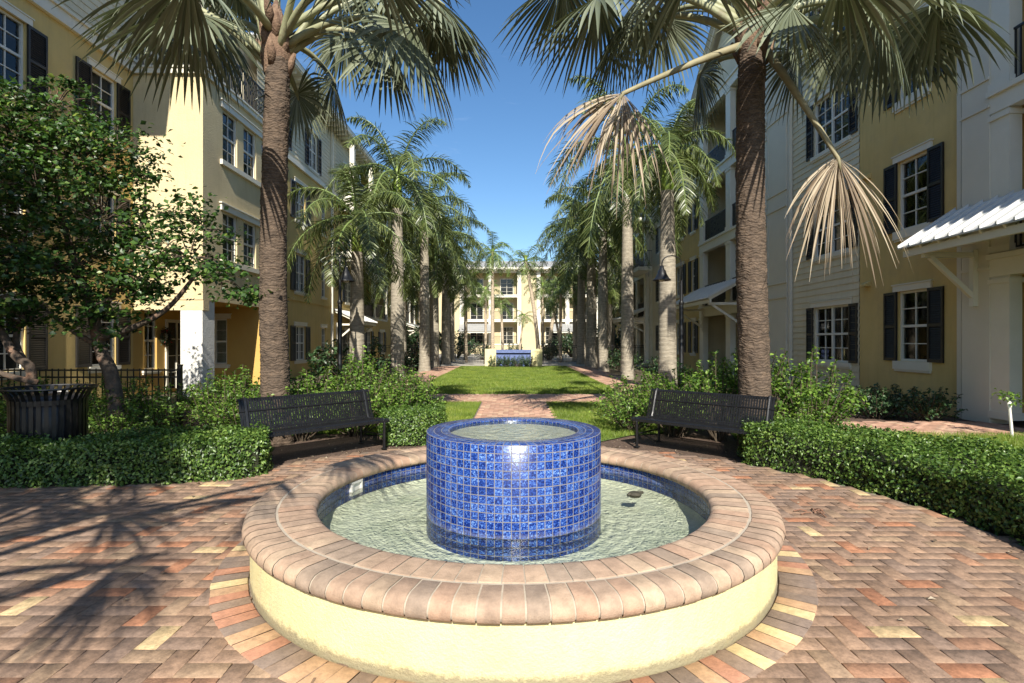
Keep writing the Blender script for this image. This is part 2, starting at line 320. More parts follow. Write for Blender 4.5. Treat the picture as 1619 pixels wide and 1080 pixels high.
# ------------------------------------------------------------------ ground
def sheet(name, poly, z, m, kind='structure'):
    b = MB(); b.add([(x,y,z) for x,y in poly], [tuple(range(len(poly)))]); o = b.build(name, m); tag(o, kind=kind); return o
FC = Vector((0,4.37,0))
sheet('ground', [(-700,-300),(700,-300),(700,900),(-700,900)], -.03, M['soil'])
sheet('mulch_bed', [(-13,5),(-9.2,15.2),(-3.0,14.0),(-2.0,9.6),(-1.1,8.2),(1.1,8.2),(2.0,9.6),(3.0,14),(9.3,17),(9.3,4),(9.3,3),(3.9,2.5)], -.022, M['mulch'])
sheet('lawn', [(-3.35,16.2),(3.35,16.2),(3.35,34.5),(-3.35,34.5)], -.004, M['turf'])
sheet('lawn', [(-3.6,9.4),(-2.0,9.2),(-.85,8.1),(-.85,14.2),(-5,14.2)], -.004, M['turf'])
sheet('lawn', [(.85,8.1),(2.0,9.2),(2.6,9.4),(5,14.2),(.85,14.2)], -.004, M['turf'])
sheet('lawn', [(3.6,8.6),(5.4,6.0),(6.2,3),(12,3),(9.2,9.0),(6.9,9.6),(5.3,11.6),(4.2,11)], -.008, M['turf'])
sheet('far_pavement', [(-60,34.5),(60,34.5),(60,140),(-60,140)], -.006, M['road'])
def herring(name, inside, x0, x1, y0, y1, m, u=.115, top=.02, gap=.0012, ch=.003):
    V = []; F = []
    for i in range(int(x0/u), int(x1/u)+1):
        for j in range(int(y0/u), int(y1/u)+1):
            k = (i-j) % 4
            if k == 0: a, b_, c, d = i*u, (i+2)*u, j*u, (j+1)*u
            elif k == 2: a, b_, c, d = i*u, (i+1)*u, (j-1)*u, (j+1)*u
            else: continue
            if not inside((a+b_)/2, (c+d)/2): continue
            g = gap+random.random()*.001; zt = top+random.uniform(-.0012,.0012); tx = random.uniform(-.0008,.0008); n = len(V)
            V += [(a+g,c+g,-.02),(b_-g,c+g,-.02),(b_-g,d-g,-.02),(a+g,d-g,-.02),
                  (a+g,c+g,zt-ch),(b_-g,c+g,zt-ch),(b_-g,d-g,zt-ch),(a+g,d-g,zt-ch),
                  (a+g+ch,c+g+ch,zt+tx),(b_-g-ch,c+g+ch,zt-tx),(b_-g-ch,d-g-ch,zt-tx),(a+g+ch,d-g-ch,zt+tx)]
            for q in range(4):
                r_ = (q+1) % 4; F += [(n+q,n+r_,n+4+r_,n+4+q),(n+4+q,n+4+r_,n+8+r_,n+8+q)]
            F.append((n+8,n+9,n+10,n+11))
    o = fast(name, V, F, m); tag(o, kind='structure'); return o
def in_plaza(x, y):
    r = math.hypot(x, y-4.37)
    if r < 2.03: return False
    if r < 3.95: return True
    return x < -1.5 and y < 5.95 and y > -1.5 and x > -9
herring('plaza', in_plaza, -9, 4.2, -1.2, 8.5, M['brick'])
b = MB(); b.lathe([(0.0,.006),(3.97,.006)], FC.xy, 96); tag(b.build('joint_bed', M['joint']), kind='structure')
sheet('joint_bed', [(-9.2,-1.5),(-1.5,-1.5),(-1.5,5.97),(-9.2,5.97)], .002, M['joint'])
herring('path', lambda x,y: (abs(x) < .82 and 8.3 < y < 14.2 and math.hypot(x,y-4.37) > 3.97), -.9, .9, 8, 14.3, M['pathbrick'])
herring('path', lambda x,y: 14.2 <= y < 16.2, -5.2, 5.2, 14.2, 16.2, M['pathbrick'])
herring('path', lambda x,y: 3.35 < abs(x) < 4.8, -4.9, 4.9, 16.2, 34.4, M['pathbrick'])
herring('path', lambda x,y: True, 5.4, 9.3, 9.3, 10.6, M['pathbrick'])
sheet('joint_bed', [(-.84,8.2),(.84,8.2),(.84,14.2),(-.84,14.2)], .0055, M['joint'])
sheet('joint_bed', [(-5.3,14.2),(5.3,14.2),(5.3,16.2),(-5.3,16.2)], .0045, M['joint'])
for sx in (-1,1): sheet('joint_bed', sorted([(sx*3.35,16.2),(sx*4.85,16.2)])+sorted([(sx*4.85,34.5),(sx*3.35,34.5)], reverse=True), .0035, M['joint'])
sheet('joint_bed', [(5.4,9.25),(9.3,9.25),(9.3,10.7),(5.4,10.7)], .0025, M['joint'])
# ring of radial bricks round the fountain wall, one islands mesh
def radial(name, prof, n, c, m, parent=None, gap=.0025, rz=0):
    V = []; F = []; k = len(prof); rm = sum(p[0] for p in prof)/k
    for i in range(n):
        a0 = 2*PI*i/n+rz; a1 = a0+2*PI/n; jz = random.uniform(-.0015,.0015); jr = random.uniform(-.002,.002); nn = len(V)
        for t in range(3):
            for r_, z in prof:
                g = gap/max(r_,.1); a = a0+g+(a1-a0-2*g)*t/2
                V.append((c[0]+(r_+jr)*math.cos(a), c[1]+(r_+jr)*math.sin(a), z+jz))
        for t in range(2):
            for q in range(k-1): F.append((nn+t*k+q, nn+(t+1)*k+q, nn+(t+1)*k+q+1, nn+t*k+q+1))
    return fast(name, V, [f[::-1] for f in F], m, parent)
o = radial('paving_ring', [(1.93,.0),(1.935,.018),(1.94,.023),(2.15,.023),(2.156,.018),(2.158,0)], 122, FC.xy, M['ringbrick']); tag(o, kind='structure')

# ------------------------------------------------------------------ fountain
def lathe_uv(name, prof, c, n, m, parent, us):
    """lathe with uv in metres; us = width per turn rounded to whole tiles"""
    V = []; F = []; UV = []; k = len(prof); d = [0]
    for i in range(1,k): d.append(d[-1]+math.hypot(prof[i][0]-prof[i-1][0], prof[i][1]-prof[i-1][1]))
    for i in range(k):
        for j in range(n): a = 2*PI*j/n; V.append((c[0]+prof[i][0]*math.cos(a), c[1]+prof[i][0]*math.sin(a), prof[i][1]))
    for i in range(k-1):
        for j in range(n):
            j2 = (j+1) % n; F.append((i*n+j, i*n+j2, (i+1)*n+j2, (i+1)*n+j))
            u0 = us*j/n; u1 = us*(j+1)/n; UV += [(u0,d[i]),(u1,d[i]),(u1,d[i+1]),(u0,d[i+1])]
    o = fast(name, V, F, m, parent, smooth=False)
    uv = o.data.uv_layers.new(name='UVMap'); uv.data.foreach_set('uv', np.array(UV, dtype=np.float32).ravel()); return o
T = .0585
F_ = thing('fountain', 'round yellow brick-capped fountain with blue mosaic drum in the plaza centre', 'fountain', FC)
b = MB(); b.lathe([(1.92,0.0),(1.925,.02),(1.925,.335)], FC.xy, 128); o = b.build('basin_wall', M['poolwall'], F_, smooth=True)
o = radial('inner_coping', [(1.755,.41),(1.752,.4235),(1.745,.4265),(1.56,.4265),(1.53,.422),(1.507,.405),(1.497,.38),(1.5,.355),(1.515,.338),(1.54,.335)][::-1], 94, FC.xy, M['coping'], F_, .0035)
o = radial('outer_coping', [(1.768,.41),(1.770,.4235),(1.777,.4265),(1.90,.4265),(1.935,.419),(1.962,.398),(1.973,.37),(1.968,.342),(1.95,.325),(1.92,.322)][::-1], 110, FC.xy, M['coping'], F_, .0045)
b = MB(); b.lathe([(1.53,.34),(1.505,.355),(1.501,.38),(1.512,.402),(1.535,.417),(1.56,.4215),(1.90,.4215),(1.933,.414),(1.957,.396),(1.967,.37),(1.962,.345),(1.945,.33),(1.90,.327)], FC.xy, 128); b.build('mortar_bed', M['mortar'], F_, smooth=True)
us = round(2*PI*1.54/T)*T; lathe_uv('tile_band', [(1.54,.345),(1.54,.345-3*T)], FC.xy, 128, M['tile'], F_, us)
b = MB(); b.lathe([(1.54,.345-3*T),(1.535,.345-3*T-.004),(1.52,.13),(1.45,.10),(0.6,.10)], FC.xy, 96); b.build('basin_floor', M['plaster'], F_, smooth=True)

us = round(2*PI*.70/T)*T
lathe_uv('tiled_drum', [(.70,.89-15*T),(.70,.887),(.697,.89),(.697-3*T,.89),(.515,.886),(.515,.80)], FC.xy, 144, M['tile'], F_, us)
b = MB(); b.lathe([(.514,.852),(0.001,.852)], FC.xy, 64); b.build('drum_floor', M['pebble'], F_)
def water_disc(name, r0, r1, z, nr, na, amp):
    V = []; F = []
    for i in range(nr):
        r_ = r0+(r1-r0)*i/(nr-1)
        for j in range(na):
            a = 2*PI*j/na; x = FC.x+r_*math.cos(a); y = FC.y+r_*math.sin(a)
            h = noise.noise(Vector((x*11,y*11,z)))*.6+noise.noise(Vector((x*24,y*24,3)))*.4+.5*math.sin(70*(r_-r0))*math.exp(-3*(r_-r0))
            V.append((x, y, z+amp*h*(.25+1.1*math.exp(-3.2*(r_-r0))*(1 if r0 > .1 else 1)+.35*max(0,noise.noise(Vector((x*1.5,y*1.5,8)))))))
    for i in range(nr-1):
        for j in range(na): F.append((i*na+j, (i+1)*na+j, (i+1)*na+(j+1)%na, i*na+(j+1)%na))
    return fast(name, V, F, M['water'], F_, smooth=True)
water_disc('basin_water', .702, 1.538, .25, 60, 260, .0028)
water_disc('drum_water', .002, .5135, .8825, 40, 90, .003)
sk = MB(); p0 = FC+Vector((-1.535*math.cos(R(20)), 1.535*math.sin(R(20)), 0)); tdir = Vector((math.sin(R(20)), math.cos(R(20)),0)); nd = Vector((math.cos(R(20)),-math.sin(R(20)),0))
c = p0+nd*.012+Vector((0,0,.275))
for s_ in (-1,1): sk.obox(c+tdir*s_*.07-Vector((0,0,.05)), c+tdir*s_*.07+Vector((0,0,.05)), .02, .03, nd); sk.obox(c-tdir*.08+Vector((0,0,.05*s_)), c+tdir*.08+Vector((0,0,.05*s_)), .03, .02)
sk.obox(c-tdir*.06-nd*.008, c+tdir*.06-nd*.008, .01, .08); sk.build('skimmer_inlet', M['white'], F_)
st = MB(); st.lathe([(.05,.23),(.062,.255),(.04,.27),(.001,.274)], (1.07,4.75), 14); st.tube([(1.0,4.72,.25),(1.07,4.75,.262),(1.15,4.79,.256)], .014, 6)
st.build('drain_fitting', M['wood'], F_)

# ------------------------------------------------------------------ leaves
def leafcloud(name, P, Nv, size, m, parent=None, aspect=.55, fold=.18, rnd=.5, off=None):
    n = len(P); P = np.asarray(P); Nv = np.asarray(Nv)+rng.normal(0, rnd, (n,3)); Nv /= np.linalg.norm(Nv,axis=1)[:,None]+1e-9
    t = rng.normal(0,1,(n,3)); t -= (t*Nv).sum(1)[:,None]*Nv; t /= np.linalg.norm(t,axis=1)[:,None]+1e-9
    s = np.cross(Nv,t); L = (np.asarray(size)*rng.uniform(.65,1.25,n))[:,None]
    V = np.stack([P, P+t*L*.5+s*L*aspect*.5+Nv*L*fold, P+t*L-Nv*L*fold*.6, P+t*L*.5-s*L*aspect*.5+Nv*L*fold, P+t*L*.45], axis=1).reshape(-1,3)
    k = np.arange(n)[:,None]*5
    F = np.concatenate([k+np.array([[0,4,1]]), k+np.array([[4,2,1]]), k+np.array([[0,3,4]]), k+np.array([[4,3,2]])])
    return fast(name, V, F, m, parent, off=off)
def inpoly(P, poly):
    x, y = P[:,0], P[:,1]; ins = np.zeros(len(P), bool); j = len(poly)-1
    for i in range(len(poly)):
        xi, yi = poly[i]; xj, yj = poly[j]
        ins ^= ((yi > y) != (yj > y)) & (x < (xj-xi)*(y-yi)/(yj-yi+1e-12)+xi); j = i
    return ins
def samp(poly, dens):
    xs = [p[0] for p in poly]; ys = [p[1] for p in poly]
    A = (max(xs)-min(xs))*(max(ys)-min(ys)); n = int(A*dens)
    P = np.stack([rng.uniform(min(xs),max(xs),n), rng.uniform(min(ys),max(ys),n)],1); return P[inpoly(P,poly)]
def nz(x, y, s): return noise.noise(Vector((x*s,y*s,1.7)))
def hedge(label, poly, h, leaf=.038, dens=2600, loc=None, m='hedge'):
    cx = sum(p[0] for p in poly)/len(poly); cy = sum(p[1] for p in poly)/len(poly)
    g = thing('hedge', label, 'hedge', (cx,cy,0))
    Pt = samp(poly, dens); zt = np.array([h+.09*nz(x,y,1.6)+.06*nz(x,y,6) for x,y in Pt])+rng.uniform(-.08,.03,len(Pt))+(rng.random(len(Pt)) < .03)*.05
    P = [np.column_stack([Pt, zt])]; Nn = [np.tile([0,0,1.0],(len(Pt),1))]
    for i in range(len(poly)):
        a = np.array(poly[i]); c_ = np.array(poly[(i+1)%len(poly)]); L = np.linalg.norm(c_-a); n = int(L*h*dens*1.25)
        u = rng.uniform(0,1,n); z = rng.uniform(.0,1,n)**.9*h; q = a+(c_-a)*u[:,None]
        nn = np.array([c_[1]-a[1], -(c_[0]-a[0])])/L
        if np.dot(nn, (a+c_)/2-np.array([cx,cy])) < 0: nn = -nn
        bul = np.array([.05*nz(x*1.0+zz*2,y+zz,3) for (x,y),zz in zip(q,z)])+rng.uniform(-.05,.02,n)-.05*(z/h)**6
        q = q+nn*bul[:,None]; P.append(np.column_stack([q,z])); Nn.append(np.tile([nn[0],nn[1],.35],(n,1)))
    P = np.concatenate(P); Nn = np.concatenate(Nn)
    leafcloud('foliage', P, Nn, leaf, M[m], g, .6, .12, .55)
    ins = [(cx+(x-cx)*1.0-np.sign(x-cx)*.06, cy+(y-cy)*1.0-np.sign(y-cy)*.06) for x,y in poly]
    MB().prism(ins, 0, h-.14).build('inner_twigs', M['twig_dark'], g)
    return g
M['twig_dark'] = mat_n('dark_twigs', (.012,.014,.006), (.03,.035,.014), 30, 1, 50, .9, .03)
def shrub_proto(kind, label, loc, rad=.65, h=1.3, ns=46, leaf=.062, per=40, mat='shrub', upright=.5, group='leafy shrubs behind the benches'):
    g = thing('shrub', label, 'shrub', (0,0,0), 0, group)
    P = []; Nn = []; st = MB()
    for i in range(ns):
        a = rng.uniform(0,2*PI); rr = rad*math.sqrt(rng.uniform(0,1)); hh = h*rng.uniform(.55,1.0)*(1-.35*(rr/rad)**2)
        b0 = Vector((.15*math.cos(a)*rng.random(), .15*math.sin(a)*rng.random(), 0)); e = Vector((rr*math.cos(a), rr*math.sin(a), hh))
        mid = b0.lerp(e,.5)+Vector((rr*.2*math.cos(a), rr*.2*math.sin(a), .1*h*upright)); pts = []
        for k in range(7):
            t = k/6; pts.append(b0*(1-t)**2+mid*2*t*(1-t)+e*t*t)
        st.tube(pts, [.008*(1-.6*k/6)+.001 for k in range(7)], 4, cap=False)
        for k in range(per):
            t = .25+.75*rng.random()**.7; q = b0*(1-t)**2+mid*2*t*(1-t)+e*t*t
            sp = .13*(1.15-t)
            P.append((q.x+rng.normal(0,sp*.6), q.y+rng.normal(0,sp*.6), max(.04,q.z+rng.normal(0,sp*.5)))); Nn.append((q.x*.6,q.y*.6,1))
    leafcloud('foliage', P, Nn, leaf, M[mat], g, .62, .15, .6, off=(0,0,0))
    st.build('stems', M['stem'], g, off=(0,0,0)); g.location = loc; return g

# ------------------------------------------------------------------ grass
def grass(name, poly, dens, h, w):
    P = samp(poly, dens); n = len(P); a = rng.uniform(0,2*PI,n); hh = h*rng.uniform(.5,1.3,n); l = rng.normal(0,.45,(n,2))*hh[:,None]
    d = np.column_stack([np.cos(a), np.sin(a)])*w/2
    z0 = np.zeros(n)-.004
    V = np.stack([np.column_stack([P-d,z0]), np.column_stack([P+d,z0]), np.column_stack([P+l,hh])],1).reshape(-1,3)
    o = fast(name, V, np.arange(n*3).reshape(-1,3), M['grass']); tag(o, kind='stuff'); return o
o = grass('grass', [(-3.35,16.25),(3.35,16.25),(3.35,34.4),(-3.35,34.4)], 1300, .065, .016); tag(o,'green mown grass of the long central lawn','grass')
o = grass('grass', [(-3.6,9.4),(-2.0,9.2),(-.85,8.2),(-.85,14.15),(-5,14.15)], 3000, .055, .008); tag(o,'green grass on the small lawn left of the centre path','grass')
o = grass('grass', [(.85,8.2),(2.0,9.2),(2.6,9.4),(5,14.15),(.85,14.15)], 3000, .055, .008); tag(o,'green grass on the small lawn right of the centre path','grass')
o = grass('grass', [(3.6,8.6),(5.4,6.0),(6.2,3.6),(9.3,3.6),(9.2,9.2),(6.9,9.3),(5.3,9.3),(5.3,11.6),(4.2,11)], 2600, .07, .008); tag(o,'longer grass beside the right hedge before the yellow house wall','grass')

# ------------------------------------------------------------------ hedges and shrubs
arc = [(3.98*math.sin(R(a)), 4.37-3.98*math.cos(R(a))) for a in (100,108,116,124,131)]
arc = [(FC.x+4.0*math.cos(R(a)), FC.y+4.0*math.sin(R(a))) for a in (-30,-15,0,12,24,36,41)]
hedge('low clipped hedge curving along the right edge of the plaza', arc+[(3.25,7.7),(3.7,8.0),(4.6,7.2),(5.4,6.0),(5.9,4.6),(6.1,2.6)], .47, .042, 2600)
hedge('low dark hedge in front of the slatted litter bin', [(-9.2,5.75),(-6.4,5.75),(-5.2,5.8),(-4.2,5.95),(-3.25,6.1),(-2.95,6.4),(-3.1,6.85),(-3.7,7.2),(-4.7,7.1),(-5.1,6.25),(-9.2,6.15)], .47, .042, 2800)
hedge('small rounded low hedge between left bench and centre path', [(-1.95,8.25),(-1.35,8.3),(-1.1,8.7),(-1.25,9.7),(-1.8,10.4),(-2.4,10.2),(-2.3,9.2)], .47, .038, 3000)
SH = [shrub_proto(0,'',(0,0,0)), shrub_proto(1,'',(0,0,0),.6,1.45,34,.06,42,upright=1.2), shrub_proto(2,'',(0,0,0),.8,1.1,52,.058,40)]
shr = [(-6.9,9.3,.95,0,'shaded shrub behind the trunk of the leaning tree'),(-8.0,9.3,.95,2,'shaded shrub along the black picket fence'),(-6.0,9.2,.95,2,'shrub between leaning tree and porch pillar'),(-5.0,9.7,1.0,0,'shrub at the end of the black picket fence'),(-9.0,9.4,1.0,0,'shrub at the far left end of the picket fence'),(-1.95,9.9,.95,0,'leafy green shrub behind the right end of the left bench'),
 (-2.75,9.3,1.0,2,'spreading shrub behind the middle of the left bench'),(-3.5,8.85,.95,0,'bushy shrub behind the left half of the left bench'),
 (-4.15,8.5,.85,2,'sunlit shrub just past the left end of the left bench'),(-4.9,8.9,.8,1,'shrub between the leaning tree and the left bench'),
 (-3.1,10.8,1.05,1,'tall shrub at the foot of the left fan palm'),(-2.3,11.6,.95,0,'shrub beside the small lawn left of the path'),
 (-4.2,10.6,1.05,0,'shrub left of the left fan palm trunk'),(-5.4,10.2,.95,2,'shrub in front of the white porch pillar'),(-3.5,12.6,1.1,0,'shrub near the left lamp post'),
 (-6.2,8.3,.65,2,'shaded shrub below the leaning tree trunk'),(-7.3,8.2,.7,0,'shaded shrub behind the slatted litter bin'),(-8.6,8.3,.8,1,'shrub at the far left behind the litter bin'),
 (2.15,9.7,.85,2,'light green shrub behind the left end of the right bench'),(2.75,9.2,.9,0,'leafy shrub behind the middle of the right bench'),
 (3.35,8.8,1.0,1,'upright shrub behind the right half of the right bench'),(4.0,8.75,1.15,1,'tallest upright shrub right of the right bench'),
 (4.75,8.6,1.05,1,'shrub in front of the double window on the cream siding'),(4.15,7.95,.8,2,'sunlit low shrub beside the right bench arm'),
 (3.1,10.4,1.0,0,'shrub left of the right fan palm trunk'),(4.4,10.0,1.1,1,'shrub right of the right fan palm trunk'),(2.5,11.0,.9,0,'shrub at the lawn edge beyond the right bench'),(3.9,11.9,1.1,2,'shrub near the right lamp post'),
 (5.25,9.2,.85,0,'shrub at the edge of the right grass')]
for i,(x,y,s,k,lb) in enumerate(shr):
    o = SH[k] if SH[k].get('label','') == '' else copy_tree(SH[k])
    o['label'] = lb; o.location = (x,y,-.02); o.scale = (s*1.2,s*1.2,s*1.02); o.rotation_euler.z = rng.uniform(0,6.28); o['group'] = 'leafy shrubs behind the benches'
DK = shrub_proto(5,'low dark shrub below the ground floor window of the yellow wall',(7.6,11.3,-.02),.6,.75,40,.075,28,'dkshrub',.3,'dark shrubs along the right house wall')
for x,y,s,lb in [(6.6,11.9,1.05,'dark shrub below the cream siding at the edge of the grass'),(8.35,10.9,1.05,'variegated shrub against the right canopy pillar'),(7.1,12.6,1.0,'dark shrub hard against the siding corner'),(8.1,11.9,1.0,'dark shrub hard against the yellow wall')]:
    o = copy_tree(DK); o.location = (x,y,-.02); o.scale = (s,)*3; o.rotation_euler.z = rng.uniform(0,6); o['label'] = lb
BW = []
for i,(x,lb) in enumerate([(-1.15,'small bush before the left pier of the blue tiled wall'),(-.45,'small bush left of centre before the blue tiles'),(.3,'small bush right of centre before the blue tiles'),(.95,'small bush before the right pier of the blue tiled wall')]):
    o = copy_tree(DK); o.location = (x,33.2,0); o.scale = (.85,.7,1.1); o.rotation_euler.z = i*1.3; o['label'] = lb; o['group'] = 'bushes before the blue tiled wall'
for x,y,s,lb in [(-5.9,19.8,2.6,'big dark shrub behind the first royal palms on the left'),(-5.6,26,1.6,'dark shrub between the left royal palms'),(-5.5,31,1.6,'dark shrub at the far end of the left palm row'),(5.9,21,1.5,'dark shrub behind the second right royal palm'),(5.8,28,1.7,'dark shrub between the right royal palms'),(6.2,33,1.8,'dark shrub at the far end of the right palm row')]:
    o = copy_tree(DK); o.location = (x,y,0); o.scale = (s,)*3; o.rotation_euler.z = rng.uniform(0,6); o['label'] = lb; o['group'] = 'shrubs along the palm rows'

for i,(x,y,s,lb) in enumerate([(-7.6,43,3.4,'dense dark tree left of the court beyond the railing'),(-10.5,50,4.2,'dense tree beside the left end of the far building'),(7.6,46,3.6,'dense dark tree right of the court beyond the railing'),(10.8,52,4.4,'dense tree beside the right end of the far building'),(4.9,60,2.2,'low bushy tree before the far balconies right of centre'),(-5.2,60,2.4,'low bushy tree before the far balconies left of centre'),(0,58,1.6,'rounded bush in front of the far building centre'),(-2.6,47,1.7,'dense bush behind the railing left of the blue tiled wall'),(3.0,45.5,1.9,'dense bush behind the railing right of the blue tiled wall'),(-5.6,52,3.0,'mid green tree behind the short palms left of centre'),(6.2,55,3.2,'mid green tree behind the palms right of centre')]):
    o = copy_tree(DK); o.location = (x,y,0); o.scale = (s,s,s*1.35); o.rotation_euler.z = i; o['label'] = lb; o['category'] = 'tree'; o['group'] = 'bushy trees beyond the railing'; o.name = 'bushy_tree'
# ------------------------------------------------------------------ benches, bin, lamps, fence
def bench(label, fl, fr):
    fl = Vector((*fl,0)); fr = Vector((*fr,0)); L = (fr-fl).length; ang = math.atan2(fr.y-fl.y, fr.x-fl.x)
    t = thing('park_bench', label, 'bench', (0,0,0), 0, 'black metal slat benches by the fountain')
    # local frame: x along the front, y backwards
    prof = [(.0,.395),(.005,.43),(.03,.445),(.10,.437),(.25,.415),(.38,.405),(.43,.415),(.46,.46),(.50,.60),(.555,.76),(.575,.82),(.60,.845),(.63,.835),(.64,.80)]
    n = int((L+.18)/.036); sl = MB()
    for i in range(n):
        x0 = -.09+(L+.18)*i/n; x1 = x0+.0295
        vs = []
        for y,z in prof: vs += [(x0,y,z),(x1,y,z)]
        k = len(prof)
        vs2 = [(x,y-.0,z-.006) for x,y,z in vs]
        sl.add(vs+vs2, [(2*q,2*q+1,2*q+3,2*q+2) for q in range(k-1)]+[(2*k+2*q+2,2*k+2*q+3,2*k+2*q+1,2*k+2*q) for q in range(k-1)]+[(2*q,2*q+2,2*k+2*q+2,2*k+2*q) for q in range(k-1)]+[(2*q+1,2*k+2*q+1,2*k+2*q+3,2*q+3) for q in range(k-1)])
    seat = [q for q in sl.v]; 
    def split(lo):
        mb = MB(); 
        for f in sl.f:
            c_ = sum(sl.v[i][1] for i in f)/4
            if (c_ < .435) == lo: mb.add([sl.v[i] for i in f],[(0,1,2,3)])
        return mb
    split(True).build('seat', M['black'], t, off=(0,0,0)); split(False).build('backrest', M['black'], t, off=(0,0,0))
    r = MB()
    for y,z in ((.015,.405),(.24,.40),(.425,.395),(.46,.445),(.53,.68),(.61,.82)): r.tube([(-.09,y,z),(L+.09,y,z)], .014, 8)
    r.build('rails', M['black'], t, off=(0,0,0))
    for x in (.0, L):
        f = MB(); f.tube([(x,.02,0),(x,.015,.38),(x,.03,.425),(x,.07,.44),(x,.25,.42),(x,.40,.405),(x,.44,.425),(x,.47,.49),(x,.53,.68),(x,.575,.81),(x,.60,.84),(x,.64,.84),(x,.665,.81),(x,.665,.6),(x,.66,.0)], .022, 8)
        f.lathe([(.045,0),(.045,.012),(.0,.012)], (x,.02), 12); f.lathe([(.045,0),(.045,.012),(.0,.012)], (x,.66), 12)
        f.tube([(x,.02,.2),(x,.66,.2)], .013, 6)
        f.build('end_frame', M['black'], t, off=(0,0,0))
    t.location = fl; t.rotation_euler.z = ang; return t
bench('black slatted metal bench left of the fountain, under green shrubs', (-3.13,6.72), (-1.92,8.02))
bench('black slatted metal bench right of the fountain, before light green shrubs', (1.86,8.15), (3.08,6.93))
t = thing('litter_bin', 'black slatted metal litter bin with flared rim behind the left hedge', 'litter bin', (-5.72,6.62,0))
c0 = (-5.72,6.62); s_ = MB(); nS = 34
for i in range(nS):
    a = 2*PI*i/nS; d = Vector((math.cos(a),math.sin(a),0)); tt = Vector((-math.sin(a),math.cos(a),0)); c = Vector((*c0,0))
    pr = [(.38,.06),(.38,.82),(.385,.90),(.42,.98),(.475,1.035)]
    vs = []
    for r_,z in pr:
        for q in (-1,1): vs.append(c+d*r_+tt*(.021*q)+Vector((0,0,z)))
    vs += [v-d*.007 for v in vs]; k = len(pr)
    s_.add(vs, [(2*q,2*q+1,2*q+3,2*q+2) for q in range(k-1)]+[(2*k+2*q+2,2*k+2*q+3,2*k+2*q+1,2*k+2*q) for q in range(k-1)])
s_.build('slats', M['black'], t)
b = MB()
for z,r_ in ((.08,.372),(.87,.374)): q = MB(); q.lathe([(r_-.004,z-.03),(r_+.001,z-.03),(r_+.001,z+.03),(r_-.004,z+.03)], c0, 40); q.build('hoop', M['black'], t)
b.lathe([(.46,1.03),(.47,1.045),(.485,1.045),(.487,1.03),(.47,1.02)], c0, 48); b.build('rim', M['black'], t)
b = MB(); b.lathe([(.0,.05),(.33,.05),(.345,.92),(.30,.95),(.13,.97),(.12,.93)], c0, 36); b.build('liner', M['door'], t, smooth=True)
def lamp(label, x, y, sgn, sy=0):
    t = thing('street_lamp', label, 'street lamp', (x,y,0), 0, 'black gooseneck lamps beside the lawn')
    b = MB(); b.lathe([(.0,0.001),(.14,0.001),(.14,.06),(.11,.10),(.10,.5),(.085,.56),(.065,.62),(.06,2.6),(.045,2.7),(.04,3.3)], (x,y), 16)
    b.lathe([(.06,2.62),(.075,2.66),(.06,2.72)], (x,y), 16)
    b.build('post', M['black'], t, smooth=True)
    a = MB(); pts = [(x,y,3.3),(x,y,3.75)]
    for k in range(9):
        q = PI*k/8; pts.append((x+sgn*(.27-.27*math.cos(q)), y+sy*(.27-.27*math.cos(q)), 3.78+.22*math.sin(q)))
    pts.append((x+sgn*.54,y+sy*.54,3.68)); a.tube(pts, .018, 8); a.build('arm', M['black'], t, smooth=True)
    h = MB(); cx_ = x+sgn*.54; y = y+sy*.54; h.lathe([(.001,3.72),(.05,3.71),(.06,3.62),(.10,3.58),(.13,3.48),(.20,3.36),(.25,3.32),(.255,3.30),(.24,3.305),(.18,3.37),(.001,3.42)], (cx_,y), 24); h.build('lamp_shade', M['black'], t, smooth=True)
    g = MB(); g.lathe([(.001,3.26),(.06,3.28),(.10,3.33),(.09,3.385)], (cx_,y), 16); g.build('lens', M['lampglass'], t, smooth=True)
lamp('black gooseneck lamp with bell shade right of the lawn, by a royal palm', 4.68, 15.0, -1)
lamp('black gooseneck lamp post left of the lawn, before the yellow house', -4.75, 14.7, 0, 1)
def fence(label, pts, h=1.15, sp=.11):
    t = thing('metal_fence', label, 'fence', (pts[0][0],pts[0][1],0)); b = MB(); r_ = MB()
    for (x0,y0),(x1,y1) in zip(pts[:-1],pts[1:]):
        L = math.hypot(x1-x0,y1-y0); n = int(L/sp)
        for i in range(n):
            u = (i+.5)/n; x = x0+(x1-x0)*u; y = y0+(y1-y0)*u; b.box(x-.008,x+.008,y-.008,y+.008,.08,h)
        for z in (.15,h-.16,h-.03): r_.obox((x0,y0,z),(x1,y1,z), .03,.03)
        m = max(1,int(L/2.4))
        for i in range(m+1):
            p_ = MB(); x = x0+(x1-x0)*i/m; y = y0+(y1-y0)*i/m; p_.box(x-.03,x+.03,y-.03,y+.03,-.02,h+.05); p_.box(x-.038,x+.038,y-.038,y+.038,h+.05,h+.075); p_.build('post', M['black'], t)
    b.build('pickets', M['black'], t); r_.build('rails', M['black'], t)
fence('low black picket fence behind the leaning tree at the left', [(-9.6,9.9),(-6.2,10.0)], 1.1)
fence('black railing across the courtyard left of the blue tiled wall', [(-12.0,38.5),(-2.1,38.5)], 1.35)
fence('black railing across the courtyard right of the blue tiled wall', [(2.1,38.5),(12.0,38.5)], 1.35)
